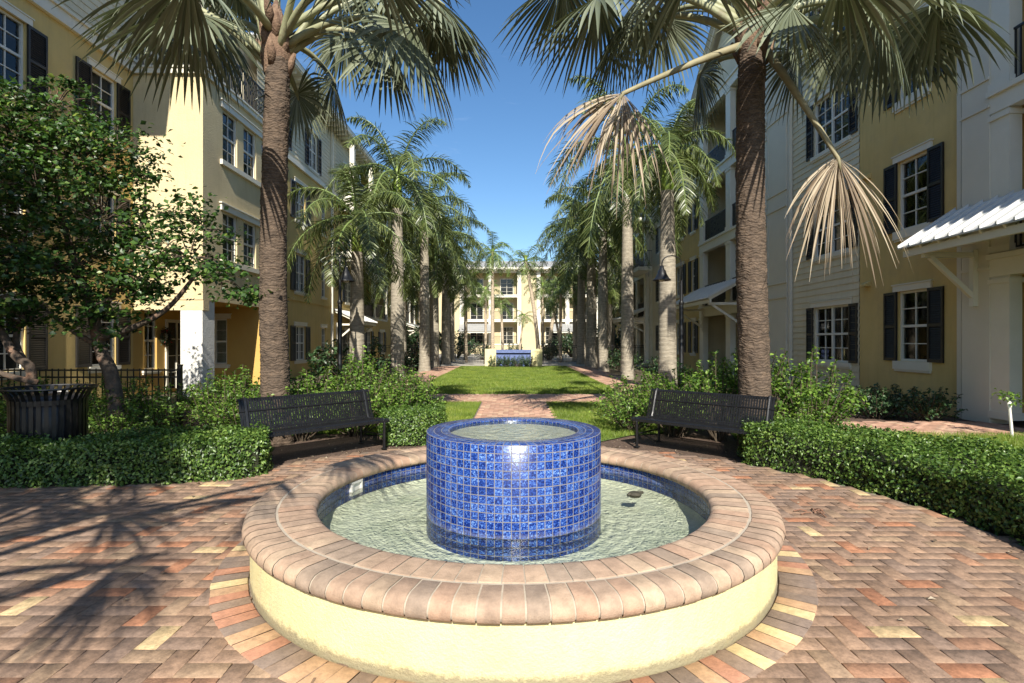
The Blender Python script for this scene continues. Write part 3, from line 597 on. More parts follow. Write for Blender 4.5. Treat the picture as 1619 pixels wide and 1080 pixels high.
# the blue tiled wall at the lawn's end
t = thing('tiled_wall', 'cream wall with blue tiled centre at the far end of the lawn', 'wall', (0,34,0))
b = MB(); b.box(-1.8,-1.1,33.75,34.3,0,1.13); b.build('left_pier', M['poolwall'], t); b = MB(); b.box(1.1,1.8,33.75,34.3,0,1.13); b.build('right_pier', M['poolwall'], t)
M['bluetile'] = mat_n('blue_tile_wall', (.07,.10,.25), (.14,.19,.38), 12, .5)
b = MB(); b.box(-1.098,1.098,33.85,34.25,0,.80); b.box(-1.098,1.098,33.72,34.25,.88,1.08); b.build('tiled_panel', M['bluetile'], t)
b = MB(); b.box(-1.098,1.098,33.95,34.24,.80,.88); b.build('spill_slot', M['dark'], t)
# white riser by the right wall, twigs
t = thing('sprinkler_riser', 'slim white sprinkler pipe beside the canopy pillar with a leafy sprig', 'sprinkler', (7.65,8.35,0))
b = MB(); b.tube([(8.35,9.0,-.02),(8.28,8.98,.52)], .022, 8); b.lathe([(.03,.5),(.035,.56),(.02,.6)], (8.28,8.98), 10); b.build('pipe', M['white'], t)
P = [(8.28+rng.normal(0,.13), 8.98+rng.normal(0,.08), .66+rng.normal(0,.05)) for _ in range(60)]
leafcloud('foliage', P, np.tile([0,0,1.0],(60,1)), .09, M['shrub'], t)
t = thing('fallen_twig', 'dry brown twig lying on the brick paving right of the fountain', 'twig', (2.78,4.95,.02))
b = MB(); 
for q in range(7):
    a = rng.uniform(0,6.28); x = 2.78+rng.uniform(-.08,.08); y = 4.95+rng.uniform(-.05,.05); b.tube([(x,y,.03),(x+.06*math.cos(a),y+.06*math.sin(a),.045),(x+.12*math.cos(a),y+.12*math.sin(a),.03)], .006, 5)
b.build('twig', M['tan'], t)
P = []
for _ in range(900):
    a = rng.uniform(0,2*PI); rr = 4.0+rng.uniform(-.15,1.6)*rng.random(); x = rr*math.cos(a); y = 4.37+rr*math.sin(a)
    if y > 5.5 and abs(x) > .9: P.append((x,y,-.012 if rr > 3.97 else .026))
for _ in range(110):
    a = rng.uniform(0,2*PI); rr = 2.25+1.65*rng.random()**.6; P.append((rr*math.cos(a), 4.37+rr*math.sin(a), .027))
o = leafcloud('leaf_litter', P, np.tile([0,0,1.0],(len(P),1)), .045, M['deadfan'], rnd=.25); tag(o,'scattered dry leaves and bark on the mulch around the benches and on the paving','leaf litter',kind='stuff')

# ------------------------------------------------------------------ the leaning leafy trees
def tree(label, basep, limbs, blobs, dens, leaf=.095):
    t = thing('leafy_tree', label, 'tree', basep); b = MB()
    for pts, r0, r1 in limbs:
        pp = [Vector(p) for p in pts]; fine = []
        for i in range(len(pp)-1):
            for k in range(4):
                u = k/4; a = pp[max(i-1,0)]; b_ = pp[i]; c_ = pp[i+1]; d = pp[min(i+2,len(pp)-1)]
                fine.append(.5*((2*b_)+(c_-a)*u+(2*a-5*b_+4*c_-d)*u*u+(3*b_-a-3*c_+d)*u**3))
        fine.append(pp[-1]); n = len(fine)
        b.tube(fine, [(r0+(r1-r0)*i/(n-1))*(1+.12*noise.noise(fine[i]*3)) for i in range(n)], 10)
    b.build('trunk', M['bark'], t, smooth=True)
    P = []; Nn = []; tw = MB()
    for (c_, rx, rz_) in blobs:
        c_ = Vector(c_); n = int(dens*rx*rx*rz_); ncl = max(8,int(n/34)); sub = []
        for _ in range(ncl):
            d = Vector(rng.normal(0,1,3)).normalized(); q = rng.uniform(.25,1)**.5; sub.append(c_+Vector((d.x*rx*q, d.y*rx*q, d.z*rz_*q)))
        for s_ in sub:
            tw.tube([c_.lerp(s_,.2), c_.lerp(s_,.6)+Vector((0,0,.05)), s_], [.012,.008,.003], 4, cap=False)
            rr = rng.uniform(.09,.25)
            for _ in range(int(34*rng.uniform(.5,1.5))):
                dd = rng.normal(0,1,3)*np.array([rr,rr,rr*.32]); P.append((s_.x+dd[0],s_.y+dd[1],s_.z+dd[2])); Nn.append((.25*(s_.x-c_.x),-.25+.25*(s_.y-c_.y),.8))
    leafcloud('crown', P, Nn, leaf, M['tree'], t, .75, .12, .5); tw.build('twigs', M['bark'], t)
A = at
b0 = Vector((-6.45,8.8,-.05))
L1 = [([b0, A(178,600,8.9), A(160,555,9.0), A(148,500,9.0)], .125, .085),
      ([A(148,500,9.0), A(120,420,9.0), A(95,330,9.1), A(80,240,9.2)], .08, .02),
      ([A(155,535,9.0), A(205,520,8.9), A(262,490,8.8), A(305,440,8.7), A(330,400,8.7)], .06, .02),
      ([A(150,510,9.0), A(190,440,9.1), A(225,350,9.2), A(230,290,9.2)], .06, .015),
      ([A(160,550,9.0), A(110,520,8.7), A(60,480,8.4)], .05, .015)]
B1 = [((A(130,250,9.2)),.95,.8),((A(185,240,9.2)),.7,.55),((A(85,170,9.3)),.75,.5),((A(230,285,9.2)),.33,.3),((A(160,350,9.0)),1.0,.6),((A(110,430,8.8)),1.0,.6),((A(190,470,8.8)),.7,.45),
      ((A(275,335,8.8)),.55,.42),((A(320,360,8.7)),.48,.36),((A(300,405,8.7)),.75,.5),((A(250,400,8.8)),.7,.5),((A(350,440,8.7)),.52,.38),((A(395,470,8.7)),.22,.18),((A(150,520,8.7)),.5,.3),((A(225,440,8.9)),.6,.4)]
tree('leafy tree leaning left of the white porch pillar, crown reaching over it', b0, L1, B1, 3000, .092)
b0 = Vector((-7.6,8.3,-.05))
L2 = [([b0, A(50,590,8.3), A(22,560,8.3), A(-20,480,8.4)], .08, .05), ([A(50,590,8.3), A(25,540,8.5), A(40,470,8.6), A(20,380,8.7)], .06, .02), ([A(60,605,8.3), A(0,590,8.1), A(-50,560,7.9)], .05, .03)]
B2 = [((A(20,230,8.9)),.9,.7),((A(-30,320,8.6)),1.0,.7),((A(30,400,8.5)),.95,.6),((A(-20,470,8.3)),.9,.5),((A(60,300,8.8)),.8,.6),((A(45,510,8.3)),.6,.35),((A(-60,200,8.6)),.9,.7),((A(25,155,9)),.4,.3)]
tree('many-stemmed leafy tree at the left edge behind the litter bin', b0, L2, B2, 3000, .092)
for (tx_, ty_, lb, bl) in [(-6.6,-4.6,'unseen tall leafy tree added behind the camera to shade the left hedge and bin',[((-6.4,-3.7,7.0),1.9,1.3),((-7.9,-3.2,6.4),1.4,1.0),((-5.0,-3.3,6.3),1.2,.8),((-6.8,-1.6,6.9),1.4,.9),((-4.1,-1.2,6.7),1.15,.7)]),  # unseen tree added as shade caster, crown placed to darken hedge and bin
    (-8.6,.2,'unseen tall leafy tree added left of the camera to shade the leaning tree',[((-8.3,1.3,8.4),1.7,1.1),((-6.9,1.8,8.1),1.2,.9),((-9.6,1.2,7.6),1.3,.9),((-8.0,.2,9.6),1.4,1.0),((-6.0,.8,6.9),1.2,.7),((-7.9,.5,6.5),1.2,.8)])]:  # second unseen tree, added to put the leaning tree's crown in shade
    tree(lb, Vector((tx_,ty_,0)), [([Vector((tx_,ty_,-.05)), Vector((tx_+.1,ty_+.1,2.6)), Vector((tx_-.05,ty_+.4,5.2)), Vector(bl[0][0])], .17, .05)]+[([Vector((tx_+.05,ty_+.3,4.4)), Vector(q[0])*.5+Vector((tx_,ty_,5.4))*.5, Vector(q[0])], .08, .02) for q in bl[1:]], bl, 1700, .13)

# ------------------------------------------------------------------ palms
def fan_leaf(hub, d, n, Rl, spread=300, droop=.5, fold=.5, nseg=46, split=.5, dead=False, seed=0):
    rr = random.Random(seed); hub = Vector(hub); d = Vector(d).normalized(); n = Vector(n); n = (n-d*n.dot(d)).normalized(); s = d.cross(n)
    V = []; F = []; rows = [.03,.2,.4,.52,.64,.76,.88,1.0]; H = R(spread)/2; dA = 2*H/nseg
    for i in range(nseg):
        a = -H+dA*(i+.5)+ (rr.uniform(-.4,.4)*dA if dead else rr.uniform(-.08,.08)*dA)
        L = Rl*(.70+.30*math.cos(a*.55))*rr.uniform(.93,1.04)*(rr.uniform(.62,1.05) if dead else 1)
        dr0 = d*math.cos(a)+s*math.sin(a)
        dr0 = (dr0 - n*fold*abs(math.sin(a*.9)) ).normalized()
        side = (-d*math.sin(a)+s*math.cos(a)); side = (side-n*fold*.5*math.copysign(1,a)*math.cos(a)).normalized()
        dp = droop*rr.uniform(.7,1.3)*(1.8 if dead else 1); tw = rr.uniform(-.7,.7)*(1 if dead else .35)
        pos = hub.copy(); prev = 0; nn = len(V); sp = split*rr.uniform(.85,1.15)*(.85 if dead else 1)
        bend = rr.uniform(.3,1.8) if rr.random() < (.2 if not dead else .35) else 0
        if dead: dr0 = (dr0+s*rr.uniform(-.12,.12)+n*rr.uniform(-.22,.22)).normalized()
        for k, t in enumerate(rows):
            dirv = (dr0+Vector((0,0,-1))*dp*(t**1.5)*1.6+Vector((0,0,-1))*bend*max(0,t-.6)*3).normalized(); pos = pos+dirv*(t-prev)*L; prev = t
            w = min(t,sp)*L*dA*.5 if t <= sp else sp*L*dA*.5*max(0,1-((t-sp)/(1-sp)))**.75*1.0
            if dead: w *= 1.05
            if t >= 1: w = .0015
            sv = (side*math.cos(tw*t)+n*math.sin(tw*t)); nv = dirv.cross(sv).normalized()
            V += [pos-sv*w, pos+nv*w*.55, pos+sv*w]
        for k in range(len(rows)-1):
            q = nn+3*k; F += [(q,q+1,q+4,q+3),(q+1,q+2,q+5,q+4)]
    return V, F
def fan_palm(label, bx, by, H, r0, leaves, seed, group, extra=None):
    t = thing('fan_palm', label, 'palm tree', (bx,by,0), 0, group)
    n = 56; rowsz = np.arange(-.05,H,.018); V = []; F = []
    for i, z in enumerate(rowsz):
        u = z/H; rr = r0*(1.10-.2*u+.12*math.exp(-z*2.2)); cxo = .05*math.sin(z*.7+seed); cyo = .03*math.cos(z*.6)
        for j in range(n):
            a = 2*PI*j/n; x = math.cos(a); y = math.sin(a)
            ph = z/.06+3.0*noise.noise(Vector((x*1.6,y*1.6,z*1.9+seed)))+2.4*noise.noise(Vector((x*3.2+seed,y*3.2,z*2.6)))+.9*noise.noise(Vector((x*9,y*9,z*5)))
            saw = ph-math.floor(ph); k = rr+.003*saw+.012*noise.noise(Vector((x*2.5,y*2.5,z*5)))+.012*noise.noise(Vector((x*5,y*5,z*17)))+.008*noise.noise(Vector((x*15,y*15,z*55)))
            V.append((bx+cxo+k*x, by+cyo+k*y, z))
    m = len(rowsz)
    for i in range(m-1):
        for j in range(n): F.append((i*n+j, i*n+(j+1)%n, (i+1)*n+(j+1)%n, (i+1)*n+j))
    fast('trunk', V, F, M['fantrunk'], t)
    top = Vector((bx,by,H)); cb = MB()
    prof = [(r0*.92,H-.25),(r0*1.08,H-.1),(r0*1.25,H+.05),(r0*1.15,H+.25),(r0*.8,H+.55),(r0*.4,H+.8),(.02,H+.95)]
    cb.lathe(prof, (bx,by), 24)
    for k in range(16):
        a = k*2.4; d = Vector((math.cos(a),math.sin(a),0)); hh = H-.15+.05*k
        cb.tube([top+d*r0*.7+Vector((0,0,hh-H-.1)), top+d*r0*1.15+Vector((0,0,hh-H+.1)), top+d*r0*1.5+Vector((0,0,hh-H+.25))], [.08,.07,.025], 6)
    cb.build('crown_base', M['bootfib'], t, smooth=True)
    for i, lf in enumerate(leaves):
        hub, dd, Rl = Vector(lf[0]), lf[1], lf[2]; dead = lf[3] if len(lf) > 3 else False; z0 = lf[4] if len(lf) > 4 else rng.uniform(.05,.6)
        hd = Vector((hub.x-bx, hub.y-by, 0)); hdn = hd.normalized() if hd.length > .05 else Vector((1,0,0))
        p0 = top+hdn*r0*.7+Vector((0,0,z0-.15)); mid = p0.lerp(hub,.5)+Vector((0,0,.28*(hub-p0).length*(1 if not dead else .8)))
        if lf[5:6] == (0,): mid = p0.lerp(hub,.45)+Vector((0,0,.06))
        pts = [p0*(1-u)**2+mid*2*u*(1-u)+hub*u*u for u in [k/9 for k in range(10)]]
        end = (pts[-1]-pts[-2]).normalized()
        d = Vector(dd).normalized() if dd is not None else (end+Vector((0,0,-.25))).normalized()
        nrm = Vector((0,0,1))-d*d.z
        if nrm.length < .35: nrm = Vector((hdn.x,hdn.y-.6,.3))
        if dead: nrm = Vector((hdn.x*.3,-1,.15))
        lm = M['deadfan'] if dead else M['fan']
        V, F = fan_leaf(hub, d, nrm, Rl*(1.12 if not dead else 1.14), (128 if dead and hub.x > bx else 140 if dead else 290), rng.uniform(.3,.75) if not dead else .42, rng.uniform(.35,.6) if not dead else .12, dead=dead, seed=seed*50+i, split=.47, nseg=46)
        if dead:
            V2, F2 = fan_leaf(hub+Vector((0,.03,.02)), (d+Vector((-.15,.1,.0))).normalized(), nrm, Rl*.85, 125, .5, .2, dead=True, seed=seed*50+i+500, split=.55, nseg=34)
            F = F+[tuple(q+len(V) for q in f_) for f_ in F2]; V = V+V2
        lo = fast('leaf', V, F, lm, t)
        if dead: lo['label'] = 'dry tan dead fan leaf hanging down'
        p_ = MB(); k = len(pts); p_.tube(pts+[hub+d*Rl*.12], [.058*(1-.6*q/k)+.005 for q in range(k)]+[.012], 8); p_.build('petiole', M['petiole'] if not dead else M['drypet'], lo, smooth=True)
    return t
M['drypet'] = mat_n('dry_petiole', (.20,.18,.10), (.32,.28,.17), 5, .7, 30, .2)
Ltop = Vector((-3.75,8.5,6.05))
LL = [(A(300,20,7.9),None,1.45),(A(345,45,9.3),(-.1,.1,-1),1.15),(A(655,48,7.9),(.5,-.2,-.75),1.35),(A(620,-5,8.9),(.9,.1,-.2),1.45),(A(528,128,9.6),(.35,.2,-1),.95),
      (A(705,30,9.0),(.8,0,-.5),1.2),(A(500,-95,7.4),(.4,-.6,.6),1.4),(A(370,-90,8.2),(-.6,-.2,.6),1.4),(A(440,-150,9.2),(0,.4,.9),1.4),(A(265,-60,9.0),(-1,.2,.1),1.4),
      (A(650,-110,8.6),(.9,0,.5),1.4),(A(560,-40,10.3),(.5,.8,-.1),1.2),(A(380,-30,10.6),(-.3,.9,-.3),1.2),(A(300,-30,6.6),(-.5,-.8,.1),1.35),(A(590,-60,6.9),(.5,-.8,.2),1.35),(A(545,60,10.2),(.3,.5,-.9),1.0),(A(610,70,8.4),(.3,-.1,-1),1.15),(A(690,0,8.3),(.8,0,-.5),1.3),(A(240,0,8.4),(-.8,0,-.4),1.25),(A(470,150,9.4),(.2,.2,-1),.8)]
fan_palm('silver fan palm with rough brown trunk left of the lawn, before the pale wing', -3.75, 8.5, 6.05, .195, LL, 3, 'fan palms around the fountain plaza')
RT = (3.56,8.0)
RL = [(A(985,148,7.6),(-.5,-.15,-.85),1.55,True,.15,0),(A(1325,250,7.5),(.14,-.1,-1),1.62,True,.1,0),(A(1010,5,8.0),(-.6,.1,-.6),1.2),(A(890,-30,8.2),(-.8,0,-.4),1.25),(A(1440,60,8.9),(.4,.3,-.8),1.1),(A(1250,10,7.2),(.3,-.5,-.6),1.1),(A(945,-5,7.7),(-.8,-.1,-.45),1.35),(A(975,45,8.6),(-.5,.1,-.85),1.2),
      (A(1105,120,8.7),(-.1,.2,-1),1.0),(A(1395,18,7.7),(.35,-.1,-.85),1.35),(A(1485,5,8.2),(.8,0,-.45),1.3),(A(1262,85,8.6),(.2,.1,-1),1.0),(A(1045,30,9.3),(-.4,.4,-.8),1.15),
      (A(1190,-130,7.6),(0,-.4,.9),1.4),(A(1075,-110,7.9),(-.7,-.1,.6),1.35),(A(1300,-110,7.9),(.7,-.1,.6),1.35),(A(1130,-60,9.8),(-.3,.8,.2),1.2),(A(1290,-50,9.8),(.5,.8,.0),1.2),(A(1100,-60,6.4),(-.4,-.9,.1),1.3),(A(1330,-40,6.5),(.5,-.8,0),1.3),(A(1330,60,9.2),(.4,.4,-.8),1.1)]
fan_palm('fan palm right of the lawn with two dead hanging leaves, before the balconies', RT[0], RT[1], 6.0, .205, RL, 8, 'fan palms around the fountain plaza')
BX, BY, BH = -3.6, -5.5, 6.0
BL = [(Vector((-3.1,-3.0,5.6)),(-.1,1,-.15),1.3),(Vector((-1.3,-2.1,6.0)),(.3,.9,-.1),1.15),(Vector((-4.0,-3.3,6.1)),(-.4,.8,-.1),1.3),(Vector((-1.9,-2.5,5.6)),(.35,.9,-.2),1.15),(Vector((-4.5,-2.2,5.9)),(-.3,.9,-.2),1.25),(Vector((-5.3,-2.6,7.3)),(-.5,.8,.2),1.25),(Vector((-2.2,-3.9,5.4)),(.25,.95,-.2),1.1),
      (Vector((-3.0,-7.8,6.6)),None,1.2),(Vector((-5.3,-6.6,6.2)),None,1.2),(Vector((-2.0,-8.2,7.2)),None,1.2),(Vector((-3.6,-5.0,8.2)),(0,.3,1),1.2)]
BL = [(q[0]+Vector((0,.8,0)),)+tuple(q[1:]) for q in BL]
fan_palm('fan palm behind the camera whose shadow falls across the left paving', BX, BY, BH, .215, BL, 5, 'fan palms around the fountain plaza')

def frond(mbv, mbf, rach, p0, a, e, L, seed, droopiness=1.0, nl=46, ll=.62, wl=.034, plum=.8):
    rr = random.Random(seed); d = Vector((math.cos(a)*math.cos(e), math.sin(a)*math.cos(e), math.sin(e))); pos = Vector(p0); pts = [pos.copy()]; dirs = [d]; K = 14
    for k in range(K):
        t = (k+1)/K; d = (d+Vector((0,0,-1))*(.07+.18*t)*droopiness).normalized(); pos = pos+d*L/K; pts.append(pos.copy()); dirs.append(d.copy())
    rach.tube(pts, [.035*(1-t/K)+.006 for t in range(K+1)], 5, cap=False)
    for k in range(nl):
        t = .12+.88*(k+.5)/nl; f = t*K; i = min(int(f),K-1); u = f-i; p = pts[i].lerp(pts[i+1],u); dd = dirs[i].lerp(dirs[i+1],u).normalized()
        sd_ = dd.cross(Vector((0,0,1))); 
        if sd_.length < .05: sd_ = Vector((math.sin(a),-math.cos(a),0))
        sd_.normalize(); up = sd_.cross(dd)
        for s in (-1,1):
            l = ll*(math.sin(PI*min(1,t*.93+.07))**.5)*rr.uniform(.75,1.1); lift = rr.uniform(-plum,plum)
            ld = (sd_*s+dd*rr.uniform(.35,.65)+up*lift).normalized(); q = p.copy(); n0 = len(mbv); wv = ld.cross(up).normalized() if rr.random() < .5 else (dd-ld*dd.dot(ld)).normalized()
            dr = rr.uniform(.5,1.1)
            for j, (tt, ww) in enumerate(((0,.6),(.35,1),(.7,.8),(1,.05))):
                if j: ld2 = (ld+Vector((0,0,-1))*dr*tt*1.2).normalized(); q = q+ld2*l*(.35 if j < 3 else .3)
                mbv.append(q-wv*wl*ww*.5); mbv.append(q+wv*wl*ww*.5)
            for j in range(3): b_ = n0+2*j; mbf.append((b_,b_+1,b_+3,b_+2))
def royal_proto(label, H, seed, mat='royal', r0=.2, L=3.55, nf=19, shaft=1.4, lean=None, name='royal_palm', trunkm='royaltrunk', nl=86, ll=.72, emin=-38):
    t = thing(name, label, 'palm tree', (0,0,0)); n = 20
    b = MB(); prof = []
    for k in range(41):
        u = k/40; prof.append((r0*(1.22-.35*u+.12*math.sin(u*PI)+.35*math.exp(-u*18)), H*u-.05))
    cen = [(lean[0]*(k/40)**1.6, lean[1]*(k/40)**1.6) if lean else (0,0) for k in range(41)]
    vs = []; 
    for (r_,z),(ox,oy) in zip(prof,cen):
        for j in range(n): a = 2*PI*j/n; vs.append((ox+r_*math.cos(a), oy+r_*math.sin(a), z))
    b.add(vs, [(i*n+j,i*n+(j+1)%n,(i+1)*n+(j+1)%n,(i+1)*n+j) for i in range(40) for j in range(n)]); b.build('trunk', M[trunkm], t, smooth=True, off=(0,0,0))
    tx, ty = cen[-1]; rt = prof[-1][0]
    if shaft:
        b = MB(); b.lathe([(rt*.98,H-.06),(rt*1.08,H+.05),(rt*1.05,H+.4),(rt*.8,H+shaft*.7),(rt*.45,H+shaft),(.02,H+shaft+.1)], (tx,ty), 18); b.build('crownshaft', M['shaft'], t, smooth=True, off=(0,0,0))
        for q in range(3):
            pass
    V = []; F = []; rc = MB(); p0 = Vector((tx,ty,H+shaft-.1))
    for k in range(nf):
        a = k*2.39996+seed; e = R(82)-(R(82)-R(emin))*((k+.5)/nf)**.85
        frond(V, F, rc, p0+Vector((math.cos(a)*.08,math.sin(a)*.08,-.2*(k/nf))), a, e, L*random.uniform(.9,1.08)*(.75+.25*min(1,(k+3)/8)), seed*100+k, 1.0, nl, ll)

    fast('crown', [tuple(v) for v in V], F, M[mat], t, off=(0,0,0)); rc.build('rachises', M['rachis'], t, off=(0,0,0)); return t
RP = [royal_proto('', 6.3, 1), royal_proto('', 5.2, 2), royal_proto('', 6.8, 3)]
RP[0].name = 'royal_palm'
rows = [(-4.95,17.0,1,.86,'nearest royal palm of the row left of the lawn'),(-4.95,22.9,0,1.16,'second nearest royal palm of the row left of the lawn'),(-4.8,29,2,1.12,'third royal palm from the camera left of the lawn'),(-4.95,33.5,1,1.25,'fourth royal palm from the camera left of the lawn'),(-4.8,38,0,1.22,'fifth royal palm from the camera left of the lawn'),(-5.0,43.5,2,.95,'farthest royal palm left of the lawn'),
        (4.95,17.3,0,1.03,'nearest royal palm of the row right of the lawn, grey trunk behind a lamp'),(4.95,23.4,1,1.4,'second nearest royal palm of the row right of the lawn'),(4.9,29.5,2,1.15,'third royal palm from the camera right of the lawn'),(4.95,34.2,1,1.4,'fourth royal palm from the camera right of the lawn'),(4.8,38,0,1.25,'fifth royal palm from the camera right of the lawn'),(5.0,43.5,2,.92,'farthest royal palm right of the lawn'),
        (-7.3,35.5,1,.9,'royal palm beside the left building behind the palm row'),(7.2,40,1,.85,'royal palm beside the right building behind the palm row')]
used = set(); ROY = []
CS = {6:(.72,.85), 7:(.95,1.0)}
for i,(x,y,k,s,lb) in enumerate(rows):
    o = copy_tree(RP[k]) if k in used else RP[k]; used.add(k)
    o['label'] = lb; o['category'] = 'palm tree'; o['group'] = 'royal palms lining the lawn'; o.location = (x,y,0); o.scale = (s*1.0,s*1.0,s); o.rotation_euler.z = i*1.9+.4; ROY.append((i,o,[6.3,5.2,6.8][k]+1.4))
for i,o,zt in ROY:
    f, g = CS.get(i, (.95,1.0))
    if i == 7: o.scale.z *= 1.1; o.scale.x *= .8; o.scale.y *= .8; f *= 1.2
    if i in (0,6): o.scale.x *= 1.12; o.scale.y *= 1.12; f /= 1.12
    for c_ in kids(o):
        if c_.name.startswith(('crown.','rachises')) or c_.name == 'crown': c_.scale = (f,f,g); c_.location.z = zt*(1-g)
CP = royal_proto('tall thin coconut palm left of centre beyond the blue tiled wall', 8.5, 11, 'coco', .11, 2.4, 14, 0.12, None, 'coconut_palm', 'cocotrunk', 44, .6, -40)
CP['group'] = 'coconut palms before the far building'; CP.location = (-1.6,41,0)
C2 = royal_proto('leaning coconut palm right of centre beyond the blue tiled wall', 7.7, 12, 'coco', .12, 2.4, 12, 0.12, (-1.0,0), 'coconut_palm', 'cocotrunk', 34, .6, -30)
C2['group'] = 'coconut palms before the far building'; C2.location = (1.9,40.5,0)
for i,(x,y,s,lb) in enumerate([(4.0,45,.55,'short bushy palm right of the leaning coconut palm'),(-4.2,47,.72,'short palm left of the tall coconut palm'),(3.4,52,.85,'palm in front of the far building right of centre'),(-6.3,50,.8,'palm at the left of the far building'),(6.8,52,.9,'palm at the right of the far building'),(-2.9,56,.75,'palm close to the far balconies left of centre'),(.6,55,.5,'lowest palm at the centre of the far building'),(-9,54,.9,'palm at the outer left of the far building'),(9.5,56,.95,'palm at the outer right of the far building'),(-7.6,44,.8,'palm beyond the railing behind the left palm row'),(8.0,43.5,.75,'palm beyond the railing behind the right palm row'),(-3.6,41,.5,'low palm just beyond the railing left of the blue tiled wall'),(3.6,41.5,.62,'low palm just beyond the railing right of the blue tiled wall'),(2.6,48,.7,'palm a little behind the leaning coconut palm'),(-1.0,50,.62,'palm a little behind the tall coconut palm')]):
    o = copy_tree(CP if i%2 else C2); s *= 1.1; o.location = (x,y,0); o.scale = (s*1.25,s*1.25,s); o.rotation_euler.z = i*1.7; o['label'] = lb

# ------------------------------------------------------------------ buildings
class Fac:
    """a facade plane. axis 'L' faces +X, 'R' faces -X, 'C' faces the camera (-Y). a = world coordinate along it"""
    def __init__(s, kind, pos): s.k = kind; s.p = pos; s.rot = {'L':R(90),'R':R(-90),'C':0}[kind]
    def P(s, a, out, z): return {'L':(s.p+out,a,z),'R':(s.p-out,a,z),'C':(a,s.p-out,z)}[s.k]
    def box(s, mb, a0, a1, z0, z1, o0, o1):
        p = s.P(a0,o0,z0); q = s.P(a1,o1,z1); mb.box(p[0],q[0],p[1],q[1],z0,z1)
    def quad(s, mb, pts): mb.add([s.P(*p) for p in pts], [(0,1,2,3)])
def wall(B, fac, a0, a1, z0, z1, m, opens=(), rev=.13, name='wall', core=True, siding=False):
    mb = MB(); As = sorted({a0,a1,*[o[0] for o in opens],*[o[1] for o in opens]}); Zs = {z0,z1,*[o[2] for o in opens],*[o[3] for o in opens]}
    if siding:
        z = z0
        while z < z1: Zs.add(round(z,4)); z += .19
    Zs = sorted(Zs)
    for i in range(len(As)-1):
        for j in range(len(Zs)-1):
            ca = (As[i]+As[i+1])/2; cz = (Zs[j]+Zs[j+1])/2
            if any(o[0] < ca < o[1] and o[2] < cz < o[3] for o in opens): continue
            ob = 0
            if siding:
                u = (Zs[j]-z0)/.19; ob = .02*(1-(u-math.floor(u+1e-3))); u2 = (Zs[j+1]-z0)/.19; f2 = u2-math.floor(u2-1e-3); ot = .02*(1-f2)
                fac.quad(mb, [(As[i],ob,Zs[j]),(As[i+1],ob,Zs[j]),(As[i+1],ot,Zs[j+1]),(As[i],ot,Zs[j+1])])
                if ob > .015: fac.quad(mb, [(As[i],0,Zs[j]),(As[i+1],0,Zs[j]),(As[i+1],ob,Zs[j]),(As[i],ob,Zs[j])])
            else: fac.quad(mb, [(As[i],0,Zs[j]),(As[i+1],0,Zs[j]),(As[i+1],0,Zs[j+1]),(As[i],0,Zs[j+1])])
    for (p,q,r_,s) in opens:
        fac.quad(mb, [(p,0,r_),(q,0,r_),(q,-rev,r_),(p,-rev,r_)]); fac.quad(mb, [(p,0,s),(q,0,s),(q,-rev,s),(p,-rev,s)])
        fac.quad(mb, [(p,0,r_),(p,0,s),(p,-rev,s),(p,-rev,r_)]); fac.quad(mb, [(q,0,r_),(q,0,s),(q,-rev,s),(q,-rev,r_)])
    if core: fac.box(mb, a0+.001, a1-.001, z0+.001, z1-.001, -.5, -1.2)
    return mb.build(name, m, B)
WK = {}; wr = random.Random(4)
